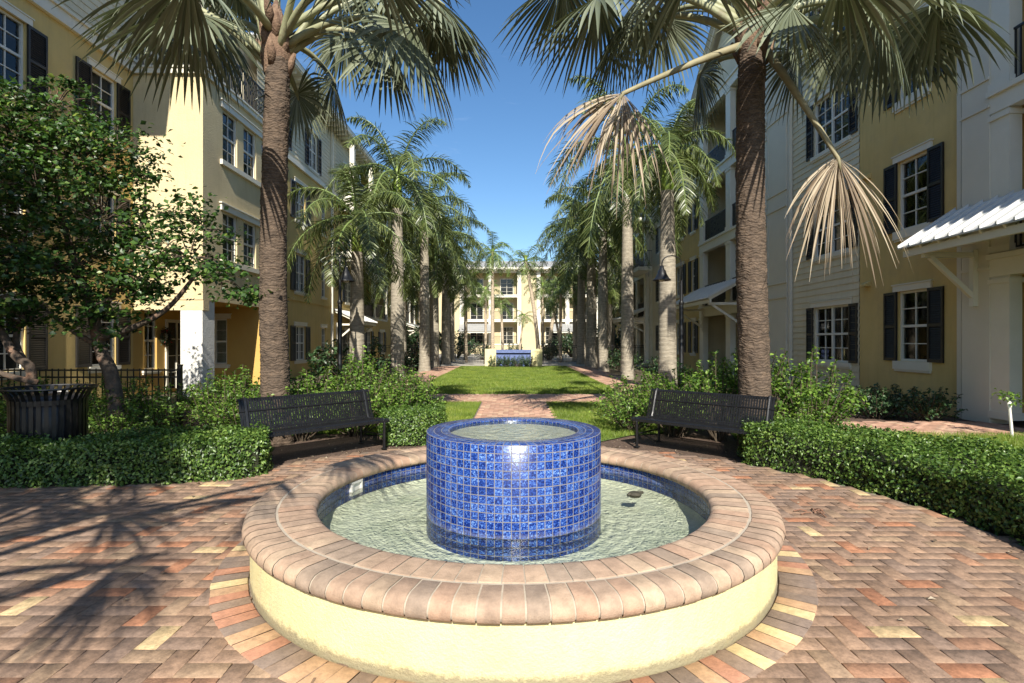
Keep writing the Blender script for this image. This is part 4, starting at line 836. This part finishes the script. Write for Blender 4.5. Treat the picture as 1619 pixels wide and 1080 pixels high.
def wkit(w, h, ns, shut, lint, sill):
    key = (w,h,ns,shut,lint,sill)
    if key in WK: return WK[key]
    f = MB(); e = .055; y0, y1 = .045, .11
    f.box(-w/2,w/2,y0,y1,0,e); f.box(-w/2,w/2,y0,y1,h-e,h); f.box(-w/2,-w/2+e,y0,y1,e,h-e); f.box(w/2-e,w/2,y0,y1,e,h-e)
    iw = (w-2*e)/ns
    for s in range(ns):
        xa = -w/2+e+iw*s; xb = xa+iw
        if s: f.box(xa-.035,xa+.035,y0-.004,y1,e,h-e)
        f.box(xa,xb,.052,.1,h*.5-.03,h*.5+.03)
        mu = .011; nc = 2 if iw > .35 else 1
        for c_ in range(1,nc): xm = xa+iw*c_/nc; f.box(xm-mu,xm+mu,.07,.1,e,h*.5-.03); f.box(xm-mu,xm+mu,.066,.1,h*.5+.03,h-e)
        for zz in (h*.25,h*.75): f.box(xa,xb,.068,.1,zz-mu,zz+mu)
    p = MB(); p.box(-w/2+.02,w/2-.02,.095,.12,.02,h-.02)
    r = {'f':f.build('tmp',M['frame'],off=(0,0,0)).data, 'p':p.build('tmp',M['glass'],off=(0,0,0)).data}
    if sill:
        s_ = MB(); s_.box(-w/2-.12,w/2+.12,-.07,.05,-sill,-.003); s_.box(-w/2-.10,w/2+.10,-.045,.04,-sill-.05,-sill-.001); r['s'] = s_.build('tmp',M['trim'],off=(0,0,0)).data
    if lint:
        s_ = MB(); s_.box(-w/2-.14,w/2+.14,-.05,.03,h+.004,h+.15); s_.box(-w/2-.17,w/2+.17,-.07,.03,h+.152,h+.18); r['l'] = s_.build('tmp',M['trim'],off=(0,0,0)).data
    if shut:
        g = MB(); sw = shut; g.box(0,.05,-.05,-.006,0,h); g.box(sw-.05,sw,-.05,-.006,0,h)
        for z_ in (0,h*.5-.035,h-.07): g.box(.05,sw-.05,-.049,-.007,z_,z_+.07)
        nsl = int(h/.055)
        for k in range(nsl):
            z_ = .07+(h-.14)*(k+.5)/nsl; g.obox((.05,-.028,z_),(sw-.05,-.028,z_),.007,.05,Vector((0,.55,1)))
        g.box(.05,sw-.05,-.012,-.008,.07,h-.07)
        r['h'] = g.build('tmp',M['shutter'],off=(0,0,0)).data
    for ob in [o for o in bpy.data.objects if o.name.startswith('tmp')]: bpy.data.objects.remove(ob)
    for k, nm in (('f','window_frame'),('p','window_pane'),('s','window_sill'),('l','window_lintel'),('h','shutter')):
        if k in r: r[k].name = nm
    WK[key] = r; return r
def window(B, fac, a, z, w, h, ns=1, shut=.42, lint=True, sill=.12, sides=(1,1), curtain=False):
    r = wkit(w,h,ns,shut,lint,sill); o = wloc(B)
    f = link('window', r['f'], B); f.location = Vector(fac.P(a,0,z))-o; f.rotation_euler.z = fac.rot
    if curtain or wr.random() < .42:
        key = (w,h,'c')
        if key not in WK:
            q = MB(); q.box(-w/2+.02,w/2-.02,.095,.105,.02,h-.02); pc = q.build('tmp',M['clear'],off=(0,0,0)).data
            q = MB(); q.box(-w/2-.05,w/2+.05,.40,.42,-.05,h+.05); q.box(-w/2-.05,w/2+.05,.13,.40,-.05,-.02); q.box(-w/2-.05,w/2+.05,.13,.40,h+.02,h+.05); q.box(-w/2-.06,-w/2-.03,.13,.4,-.02,h+.02); q.box(w/2+.03,w/2+.06,.13,.4,-.02,h+.02); rm = q.build('tmp',M['dark'],off=(0,0,0)).data
            bl = []
            for fr_ in (.35,.62,.97):
                q = MB(); ns_ = int(h*fr_/.05)
                for k in range(ns_): zz = h-.03-.05*k; q.add([(-w/2+.03,.135,zz),(w/2-.03,.135,zz),(w/2-.03,.155,zz-.044),(-w/2+.03,.155,zz-.044)],[(0,1,2,3)])
                bl.append(q.build('tmp',M['blind'],off=(0,0,0)).data)
            q = MB()
            for s_ in (-1,1):
                x0 = s_*(w/2-.03); x1 = s_*(w/2-.03-w*.3); nn_ = 12
                for k in range(nn_): xa = x0+(x1-x0)*k/nn_; xb = x0+(x1-x0)*(k+1)/nn_; ya = .15+.02*(k%2); yb = .15+.02*((k+1)%2); q.add([(xa,ya,0),(xb,yb,0),(xb,yb,h),(xa,ya,h)],[(0,1,2,3)])
            bl.append(q.build('tmp',M['blind'],off=(0,0,0)).data)
            for ob in [o_ for o_ in bpy.data.objects if o_.name.startswith('tmp')]: bpy.data.objects.remove(ob)
            WK[key] = (pc, rm, bl)
        pc, rm, bl = WK[key]; link('pane', pc, f); link('window_recess', rm, f); link('window_blind', bl[3] if curtain else bl[wr.randrange(4)], f)
    else: link('pane', r['p'], f)
    if sill: link('sill', r['s'], f)
    if lint: link('lintel', r['l'], f)
    if shut:
        if sides[0]: s = link('shutter', r['h'], f); s.location = (-w/2-.03-shut,0,0)
        if sides[1]: s = link('shutter', r['h'], f); s.location = (w/2+.03,0,0)
    return (a-w/2, a+w/2, z, z+h)
def wop(a, z, w, h): return (a-w/2, a+w/2, z, z+h)
def railing(B, fac, a0, a1, z, out, h=1.05, solid=True, returns=0):
    mb = MB(); n = max(2,int((a1-a0)/.1))
    for i in range(n+1): a = a0+.02+(a1-a0-.04)*i/n; fac.box(mb, a-.012, a+.012, z+.09, z+h-.04, out-.012, out+.012)
    fac.box(mb, a0, a1, z+h-.04, z+h, out-.025, out+.025); fac.box(mb, a0, a1, z+.06, z+.09, out-.015, out+.015)
    c_ = (a0+a1)/2; w = min(.35,(a1-a0)/5)
    for q in range(3):
        for sg in (-1,1): mb.tube([fac.P(c_+w*(q-1)-.12*sg,out,z+.2),fac.P(c_+w*(q-1)+.12*sg,out,z+h-.15)], .007, 4)
    if returns:
        for a in (a0,a1):
            m = max(2,int(returns/.1))
            for i in range(m): o_ = out-returns*(i+.5)/m; fac.box(mb, a-.008,a+.008,z+.09,z+h-.04,o_-.008,o_+.008)
            fac.box(mb, a-.02,a+.02,z+h-.039,z+h-.001,out-returns,out-.026); fac.box(mb, a-.015,a+.015,z+.061,z+.089,out-returns,out-.016)
    return mb.build('railing', M['black'], B)
def canopy(B, fac, a0, a1, zt, zb, proj, brk=(), rm='roofmetal'):
    r = MB(); n = int((a1-a0)/.32)
    def slab(mb, a, b_, o0, o1, d): 
        P = fac.P; z0 = zt+(zb-zt)*(o0/proj); z1 = zt+(zb-zt)*(o1/proj)
        mb.add([P(a,o0,z0),P(b_,o0,z0),P(b_,o1,z1),P(a,o1,z1),P(a,o0,z0-d),P(b_,o0,z0-d),P(b_,o1,z1-d),P(a,o1,z1-d)], [(0,1,2,3),(7,6,5,4),(0,4,5,1),(1,5,6,2),(2,6,7,3),(3,7,4,0)])
    slab(r, a0, a1, .01, proj, .03)
    for i in range(n+1):
        a = a0+(a1-a0)*i/n; P = fac.P; w = .016
        r.add([P(a-w,.01,zt+.05),P(a+w,.01,zt+.05),P(a+w,proj,zb+.05),P(a-w,proj,zb+.05),P(a-w,.01,zt-.01),P(a+w,.01,zt-.01),P(a+w,proj,zb-.01),P(a-w,proj,zb-.01)], [(0,1,2,3),(7,6,5,4),(0,4,5,1),(1,5,6,2),(2,6,7,3),(3,7,4,0)])
    c_ = r.build('canopy_roof', M[rm], B)
    s = MB(); fac.box(s, a0+.05, a1-.05, zb-.20, zb-.06, proj-.16, proj-.08)
    k = int((a1-a0)/.45)
    for i in range(k+1):
        a = a0+.1+(a1-a0-.2)*i/k; s.obox(fac.P(a,.02,zt-.10), fac.P(a,proj-.06,zb-.10+ (zt-zb)*.06/proj), .045, .10)
    s.build('rafters', M['trim'], c_)
    for a in brk:
        q = MB(); q.obox(fac.P(a,.03,zb-.22), fac.P(a,proj-.15,zb-.22), .09,.10); q.obox(fac.P(a,.05,zb-1.25), fac.P(a,.05,zb-.12), .10,.10); q.obox(fac.P(a,.08,zb-1.05), fac.P(a,proj-.3,zb-.26), .08,.09); q.build('bracket', M['trim'], c_)
    return c_
def door(B, fac, a, z, w, h, out):
    f = MB(); fac.box(f, a-w/2-.09, a+w/2+.09, z+h, z+h+.10, out, out+.05); fac.box(f, a-w/2-.09, a-w/2, z, z+h, out, out+.05); fac.box(f, a+w/2, a+w/2+.09, z, z+h, out, out+.05); fac.box(f, a-.03, a+.03, z, z+h, out, out+.045)
    for s in (-1,1):
        for k in range(1,4): zz = z+h*k/4; fac.box(f, a+(.03 if s > 0 else -w/2), a+(w/2 if s > 0 else -.03), zz-.012, zz+.012, out+.012, out+.03)
    fr = f.build('door_frame', M['trim'], B); g = MB(); fac.box(g, a-w/2, a+w/2, z+.01, z+h, out-.01, out+.015); g.build('pane', M['glass'], fr); return fr
def loggia(B, fac, a0, a1, floors, top, bays, m_in, deep=1.6, post=.32, frame='panel', rails=True, ground=True, out=.0, ph=.35, doors=True):
    """stack of recessed balconies between posts: slabs, beams, posts, side walls, back wall"""
    bw = MB(); fac.box(bw, a0+.002, a1-.002, floors[0], top, -deep, -deep-1.0); bw.build('recess_wall', M[m_in], B)
    zs = list(floors)+[top]
    for k in range(len(zs)-1):
        z0, z1 = zs[k], zs[k+1]; s = MB()
        if k or not ground: fac.box(s, a0+.003, a1-.003, z0-.16, z0, -deep+.001, out-.02)
        if k or not ground: s.build('balcony_floor', M['soffit'], B)
        bm = MB(); fac.box(bm, a0, a1, z1-ph, z1-.02, out-.22, out+.0); fac.box(bm, a0-.02, a1+.02, z1-.12, z1-.021, out+.001, out+.06); bm.build('beam', M['trim' if frame=='panel' else frame], B)
        for i in range(bays+1):
            a = a0+(a1-a0)*i/bays; lo = a if i == 0 else (a-post if i == bays else a-post/2); p = MB()
            fac.box(p, lo, lo+post, z0, z1-ph-.001, out-.26, out-.02); fac.box(p, lo-.03, lo+post+.03, z1-ph-.14, z1-ph-.05, out-.28, out+.015); fac.box(p, lo-.03, lo+post+.03, z0+.001, z0+.14, out-.28, out+.01)
            p.build('post', M['trim'], B)
        for i in range(bays):
            b0_ = a0+(a1-a0)*i/bays; b1_ = a0+(a1-a0)*(i+1)/bays
            if rails and (k or not ground): railing(B, fac, b0_+post*.5, b1_-post*.5, z0, out-.12, 1.02)
            if doors: door(B, fac, (b0_+b1_)/2+.1, z0+.02, min(1.6,(b1_-b0_)*.6), 2.15, -deep+.012)
    sd2 = MB(); fac.box(sd2, a0-.12, a0, floors[0], top, -deep-.5, out-.27); fac.box(sd2, a1, a1+.12, floors[0], top, -deep-.5, out-.27); fac.box(sd2, a0, a1, top-.02, top+.0, -deep, out-.0); sd2.build('side_wall', M[m_in], B)
def eave(B, fac, a0, a1, z, over=.7, deep=6, rise=2.4, ends=1, rm='roofmetal'):
    e = MB(); fac.box(e, a0-ends*.5, a1+ends*.5, z, z+.06, -1.0, over); fac.box(e, a0-ends*.52, a1+ends*.52, z+.061, z+.28, over-.08, over+.04)
    k = int((a1-a0)/.6)
    for i in range(k): a = a0+(a1-a0)*(i+.5)/k; fac.box(e, a-.05, a+.05, z-.14, z-.001, .0, over-.12)
    ev = e.build('eaves', M['trim'], B)
    P = fac.P; r = MB(); b0_ = a0-ends*.55; b1_ = a1+ends*.55; hp = min(3, (a1-a0)/3)
    r.add([P(b0_,over+.06,z+.285),P(b1_,over+.06,z+.285),P(b1_-hp,-deep,z+rise),P(b0_+hp,-deep,z+rise),P(b1_,-2*deep,z+.285),P(b0_,-2*deep,z+.285)], [(0,1,2,3),(1,4,2),(0,3,5),(3,2,4,5),(0,5,4,1)])
    r.build('roof', M[rm], B)

FL = [.15,3.25,6.35,9.45]
# ---- left building
B = thing('apartment_building', 'yellow four storey apartment house along the left side with corner wing over a porch', 'building', (-10.9,15.4,0))
fa = Fac('L',-10.9); fm = Fac('L',-9.7); fw = Fac('L',-8.9); ff = Fac('C',15.4); fb = Fac('C',18.9)
# near plane A (Y 2..15.4)
op = []; wins = []
for z in (.95,4.05,7.15):
    wins += [(14.3,z,.85,1.55,1,.48),(11.25,z,1.5,1.55,2,.5),(7.6,z,1.5,1.55,2,.5)]
for w_ in wins: op.append(wop(*w_[:4])); window(B, fa, w_[0], w_[1], w_[2], w_[3], w_[4], w_[5])
wall(B, fa, 2.0, 15.4, 0, 9.25, M['stucco'], op)
wall(B, fa, 2.0, 15.39, 9.6, 12.9, M['siding'], [], siding=True, name='siding')
b = MB(); fa.box(b, 2.0, 15.37, 9.25, 9.55, -.3, .10); fa.box(b, 2.0, 15.36, 9.551, 9.62, -.3, .16); b.build('cornice', M['trim'], B)
# block added at eave height, out of frame, sized to cast the wing's shadow
b = MB(); fa.box(b, 9.0, 11.2, 12.5, 13.9, .76, 1.5); fa.box(b, 8.95, 11.25, 13.901, 14.0, .0, 1.55); fa.box(b, 9.01, 11.19, 13.2, 13.9, .0, .759); b.build('wing_shadow_block', M['siding'], B)
# wing
wall(B, ff, -10.9, -8.9, 2.8, 9.25, M['wing'], core=False)
ops = []
for z,hh in ((7.15,1.58),(4.1,1.5)):
    for a in (16.88,18.15,19.42): ops.append(wop(a,z,.86,hh)); window(B, fw, a, z, .86, hh, 1, 0, False, 0)
    b = MB(); fw.box(b, 16.3, 20.0, z+hh+.01, z+hh+.2, -.05, .06); fw.box(b, 16.25, 20.05, z+hh+.201, z+hh+.24, -.05, .09); fw.box(b, 16.3, 20.0, z-.16, z-.01, -.05, .08); b.build('window_trim', M['trim'], B)
wall(B, fw, 15.4, 20.3, 2.8, 9.25, M['wing'], ops, core=False)
b = MB(); b.box(-10.7,-9.1,15.6,20.2,3.0,9.2); b.build('wing_core', M['dark'], B)
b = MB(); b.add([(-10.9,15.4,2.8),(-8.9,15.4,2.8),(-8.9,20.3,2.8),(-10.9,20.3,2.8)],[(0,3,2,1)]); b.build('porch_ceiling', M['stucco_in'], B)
b = MB(); b.box(-11.0,-8.82,15.3,20.35,9.25,9.40); b.box(-11.0,-8.78,15.26,20.38,9.401,9.46); b.build('terrace_slab', M['trim'], B)
b = MB(); b.box(-9.56,-8.93,15.43,16.05,0,2.80); b.box(-9.60,-8.89,15.39,16.09,0.0,.22); b.build('porch_pillar', M['whitestucco'] if 'whitestucco' in M else M['trim'], B)
b = MB(); b.box(-10.9,-8.9,15.42,15.72,2.50,2.799); b.build('porch_beam', M['wing'], B)
ip = Fac('L',-10.9); o1 = window(B, ip, 16.15, .75, .55, 1.75, 1, 0, True, .08); 
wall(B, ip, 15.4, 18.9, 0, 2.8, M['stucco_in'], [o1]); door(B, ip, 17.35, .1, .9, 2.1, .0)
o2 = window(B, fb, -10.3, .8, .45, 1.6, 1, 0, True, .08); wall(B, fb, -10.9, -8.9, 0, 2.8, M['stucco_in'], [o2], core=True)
w_ = MB(); pts = [Vector((-10.86,16.78+.2*math.cos(2*PI*k/24),1.75+.2*math.sin(2*PI*k/24))) for k in range(25)]
wt = thing('door_wreath', 'dark leafy wreath hanging beside the porch door', 'wreath', (-10.84,16.72,1.75)); w_.tube([p+Vector((.04,-.06,0)) for p in pts], .035, 8); w_.build('ring', M['stem'], wt)
P = [tuple(pts[k%24]+Vector((.06,-.06,0))+Vector(rng.normal(0,.035,3))) for k in range(500)]; leafcloud('foliage', P, rng.normal(0,1,(500,3)), .06, M['wreath'], wt)
railing(B, fw, 15.5, 20.3, 9.46, -.03, 1.1); railing(B, ff, -10.85, -8.95, 9.46, -.03, 1.1)
tw = Fac('L',-10.9)
tops = [window(B, tw, a, 9.75, 1.2, 2.0, 2, .4, True, .08) for a in (17.6,)]
wall(B, tw, 15.4, 20.3, 9.46, 12.9, M['siding'], tops, siding=True, name='siding')
b = MB(); 
for a in (15.5,20.1): fw.box(b, a, a+.22, 9.47, 12.9, -.25, -.03)
b.build('terrace_post', M['trim'], B)
# main facade
op = []
for z,hh in ((.75,1.55),(3.85,1.72),(7.05,1.65)):
    op += [window(B, fm, 24.45, z, 1.15, hh, 2, .5, True, .10), window(B, fm, 27.45, z, .55, hh, 1, 0, True, .06), window(B, fm, 21.4, z, 1.1, hh, 2, .45, True, .1)]
for z,hh in ((.75,1.5),(3.85,1.5)): op.append(window(B, fm, 31.6, z, 1.3, hh, 2, .55, True, .08))
wall(B, fm, 20.3, 33.8, 0, 9.4, M['stucco'], op)
b = MB(); fm.box(b, 20.3, 33.8, 3.42, 3.54, -.05, .05); b.build('string_course', M['stucco'], B)
b = MB(); fm.box(b, 28.5, 28.62, 0, 12.8, .01, .12); b.build('downpipe', M['trim'], B)
top = [window(B, fm, a, 9.9, 1.1, 1.8, 2, .45, True, .1) for a in (22.4,26)]
wall(B, fm, 20.3, 29.3, 9.6, 12.9, M['siding'], top, siding=True, name='siding'); b = MB(); fm.box(b, 20.3, 33.8, 9.4, 9.6, -.2, .1); b.build('cornice', M['trim'], B)
for k,z in enumerate((6.35,9.45)):
    b = MB(); fm.box(b, 29.4, 33.6, z-.18, z+.17, .01, 1.05); fm.box(b, 29.5, 33.5, z-.34, z-.181, .02, .75)
    for a in (29.8,31.5,33.1): fm.box(b, a, a+.18, z-.6, z-.341, .02, .55)
    b.build('balcony_slab', M['trim'], B); railing(B, fm, 29.5, 33.5, z+.17, .98, 1.0, returns=.95); door(B, fm, 31.3, z+.2, 1.5, 2.1, .012)
b = MB(); 
for a in (29.45,33.3):
    for z in (6.52,9.62): fm.box(b, a, a+.24, z, z+2.75, .72, .96)
b.build('balcony_post', M['trim'], B)
wall(B, fm, 29.3, 33.8, 9.6, 12.9, M['siding'], [], siding=True, name='siding')
loggia(B, fm, 33.9, 41.5, [3.25,6.35,9.45], 12.9, 2, 'stucco', 1.6, .3, 'trim', ground=False)
wall(B, fm, 33.8, 41.6, 0, 3.1, M['stucco'], [window(B, fm, 36, .8, 1.2, 1.5, 2, .5), window(B, fm, 39.6, .8, 1.2, 1.5, 2, .5)])
op = [window(B, fm, a, z, 1.1, 1.55, 2, .5, True, .1) for a in (43.6,) for z in (.8,3.95,7.05,10.1)]
wall(B, fm, 41.62, 45.5, 0, 12.9, M['stucco'], op)
loggia(B, fm, 45.6, 50.5, FL, 12.9, 2, 'stucco', 1.5, .3, 'trim', out=.5)
op = [window(B, fm, a, z, 1.1, 1.55, 2, .5, True, .1) for a in (52.3,55) for z in (.8,3.95,7.05,10.1)]
wall(B, fm, 50.6, 57, 0, 12.9, M['stucco'], op)
canopy(B, fm, 29.0, 33.2, 3.35, 2.75, 1.3, (29.4,32.8))
canopy(B, fm, 45.8, 50.3, 3.3, 2.75, 1.6, (46,50))
eave(B, fa, 2, 20.0, 12.9, .75); eave(B, fm, 20.3, 57, 12.91, .75, ends=0)
b = MB(); b.box(-21.5,-12.2,2.1,56.9,0,12.8); b.box(-12.1,-10.0,56.0,56.95,0,12.8); b.build('rear_mass', M['stucco'], B)

# ---- right building
B = thing('apartment_building', 'yellow and cream apartment house along the right side with white balcony bays', 'building', (9.4,11.1,0))
fr = Fac('R',9.4); fr2 = Fac('R',9.25)
FR = [.12,3.3,6.45,9.6]
# bay by the frame edge: door recess, loggias
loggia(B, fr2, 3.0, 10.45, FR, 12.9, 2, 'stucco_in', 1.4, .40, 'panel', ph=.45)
b = MB(); fr2.box(b, 10.451, 11.1, 0, 12.9, -.4, 0.0)
for z in (3.0,3.55,6.15,6.7,9.3,9.85): fr2.box(b, 10.44, 11.12, z, z+.06, .001, .03)
b.build('corner_panel', M['panel'], B)
b = MB(); fr.box(b, 11.16, 11.27, 0, 12.8, .01, .11); b.build('downpipe', M['panel'], B); b = MB(); fr.box(b, 18.06, 18.17, 0, 12.8, .03, .13); b.build('downpipe', M['panel'], B)
op = []
for z in (1.13,4.28,7.43,10.5): op.append(window(B, fr, 12.66, z, .93, 1.68, 1, .44, True, .20))
wall(B, fr, 11.1, 14.6, 0, 12.9, M['stucco'], op)
b = MB(); fr.box(b, 11.3, 12.05, 3.98, 4.12, -.02, .045); b.build('string_course', M['stucco'], B)
for z in (3.1,5.95):
    b = MB(); P_ = fr.P; a = 14.25; b.add([P_(a-.12,0,z+.1),P_(a+.12,0,z+.1),P_(a+.12,.16,z),P_(a-.12,.16,z),P_(a-.12,0,z-.05),P_(a+.12,0,z-.05),P_(a+.12,.16,z-.05),P_(a-.12,.16,z-.05)],[(0,1,2,3),(7,6,5,4),(0,4,5,1),(1,5,6,2),(2,6,7,3),(3,7,4,0)]); b.build('vent_hood', M['stucco'], B)
op = []
for z in (1.0,4.2,7.35,10.3): op.append(window(B, fr, 15.93, z, 1.75, 1.65, 2, .36, True, .12, curtain=(z < 2)))
wall(B, fr, 14.6015, 18.2, 0, 12.9, M['siding'], op, siding=True, name='siding')
b = MB(); fr2.box(b, 18.2, 19.6, 0, 13.2, -.4, 0)
for z in (3.1,3.6,6.2,6.75,9.35,9.9,12.6): fr2.box(b, 18.18, 19.62, z, z+.07, .001, .035)
for a in (18.22,19.5):
    for z in (.2,3.68,6.83,9.98): fr2.box(b, a, a+.09, z, z+2.35, .001, .02)
b.build('corner_panel', M['panel'], B)
loggia(B, fr2, 19.7, 26.8, FR, 13.0, 2, 'siding', 1.8, .5, 'panel', ph=.5)
canopy(B, fr2, 21.3, 26.6, 4.2, 3.35, 1.55, (21.7,26.2)); canopy(B, fr2, 6.0, 11.25, 4.35, 3.55, 1.22, (7.2,10.75))
op = []
for z in (1.0,4.2,7.35): op += [window(B, fr, 28.1, z, .6, 1.65, 1, .4, True, .1), window(B, fr, 30.4, z, 1.3, 1.65, 2, .42, True, .1)]
wall(B, fr, 26.8, 32.0, 0, 9.5, M['stucco'], op)
op = [window(B, fr, 28.1, 10.3, .6, 1.65, 1, .4, True, .1)]
wall(B, fr, 26.8, 32.0, 9.5, 12.9, M['siding'], op, siding=True, name='siding')
b = MB(); fr.box(b, 29.3, 32.0, 9.25, 9.45, .01, 1.0); b.build('balcony_slab', M['trim'], B); railing(B, fr, 29.4, 31.9, 9.46, .93, 1.05, returns=.9); door(B, fr, 30.6, 9.6, 1.5, 2.1, .025)
b = MB(); fr.box(b, 27.6, 27.85, 8.9, 8.98, 0, .18); fr.box(b, 28.9, 29.1, 5.95, 6.03, 0, .18); b.build('vent_hood', M['stucco'], B)
op = []
for z in (1.0,4.2,7.35,10.3): op += [window(B, fr, 34.2, z, 1.3, 1.65, 2, .5, True, .1)]
wall(B, fr, 32.01, 36.3, 0, 12.9, M['siding'], op, siding=True, name='siding')
loggia(B, fr2, 36.4, 44.5, FR, 12.9, 3, 'siding', 1.5, .4, 'panel', ph=.45, out=.35)
canopy(B, fr2, 36.5, 41, 4.0, 3.2, 1.9, (36.8,40.6))
for z in (6.45,9.6): 
    b = MB(); fr2.box(b, 34.6, 38.6, z-.25, z-.02, .36, 1.2); b.build('balcony_slab', M['trim'], B); railing(B, fr2, 34.7, 38.5, z-.02, 1.12, 1.05, returns=.8)
op = [window(B, fr, a, z, 1.1, 1.55, 2, .5, True, .1) for a in (47,50.5) for z in (1,4.2,7.35,10.3)]
wall(B, fr, 44.6, 54, 0, 12.9, M['stucco'], op)
eave(B, fr, 3, 18.2, 12.9, .7, ends=0); eave(B, fr, 26.9, 54, 12.9, .7, ends=0)
# gable above the balcony bay
g = MB(); P_ = fr2.P; g.add([P_(18.2,-.02,13.0),P_(27.0,-.02,13.0),P_(22.6,-.02,16.3)],[(0,1,2)]); g.build('gable_wall', M['siding'], B)
g = MB(); 
for s in (18.2-.7,27.0+.7):
    g.obox(P_(s,.25,12.85), P_(22.6,.25,16.55), .12,.25)
g.build('gable_trim', M['trim'], B)
g = MB(); g.add([P_(17.4,.45,12.8),P_(22.6,.45,16.75),P_(22.6,-8,16.75),P_(17.4,-8,12.8),P_(27.8,.45,12.8),P_(27.8,-8,12.8)],[(0,1,2,3),(1,4,5,2)]); g.add([P_(17.4,.45,12.7),P_(22.6,.45,16.65),P_(22.6,-8,16.65),P_(17.4,-8,12.7),P_(27.8,.45,12.7),P_(27.8,-8,12.7)],[(0,1,2,3),(1,4,5,2)]); g.build('gable_roof', M['roofmetal'], B)
b = MB(); b.box(12.1,21,3.1,53.9,0,12.8); b.build('rear_mass', M['stucco'], B)
# ---- far building
B = thing('apartment_building', 'pale four storey block with white balconies closing the far end of the court', 'building', (0,70,0))
fc = Fac('C',70)
FF = [-.3,1.3,4.5,7.7]
for k,(x0,x1) in enumerate([(-30,-22),(-18,-10),(-7,1),(3,11),(14,22),(26,34)]):
    loggia(B, fc, x0, x1, FF[1:], 10.9, 2 if k not in (2,3) else 2, 'farwall', 1.6, .5, 'trim', ground=False, out=.1)
    g = MB(); fc.box(g, x0, x1, -.05, 1.1, -.3, .1); g.build('plinth', M['farwall'], B)
for (x0,x1) in [(-38,-30.1),(-21.9,-18.1),(-9.9,-7.1),(1.1,2.9),(11.1,13.9),(22.1,25.9),(34.1,40)]:
    a = (x0+x1)/2; op = [window(B, fc, a, z+.9, 1.0, 1.5, 2 if x1-x0 > 3.5 else 1, 0, True, .1) for z in (1.3,4.5,7.7)] if x1-x0 > 1.9 else []
    wall(B, fc, x0, x1, -.05, 10.9, M['farwall'], op)
eave(B, fc, -38, 40, 10.9, .9, 5, 1.9, rm='greyroof')
for x0,x1 in ((-20,-12),(-7,-2.6),(5,9),(11,17)): canopy(B, fc, x0, x1, 3.9, 2.9, 2.2, rm='greyroof')
b = MB(); b.box(-38,40,73.3,82,0,10.8); b.build('rear_mass', M['farwall'], B)
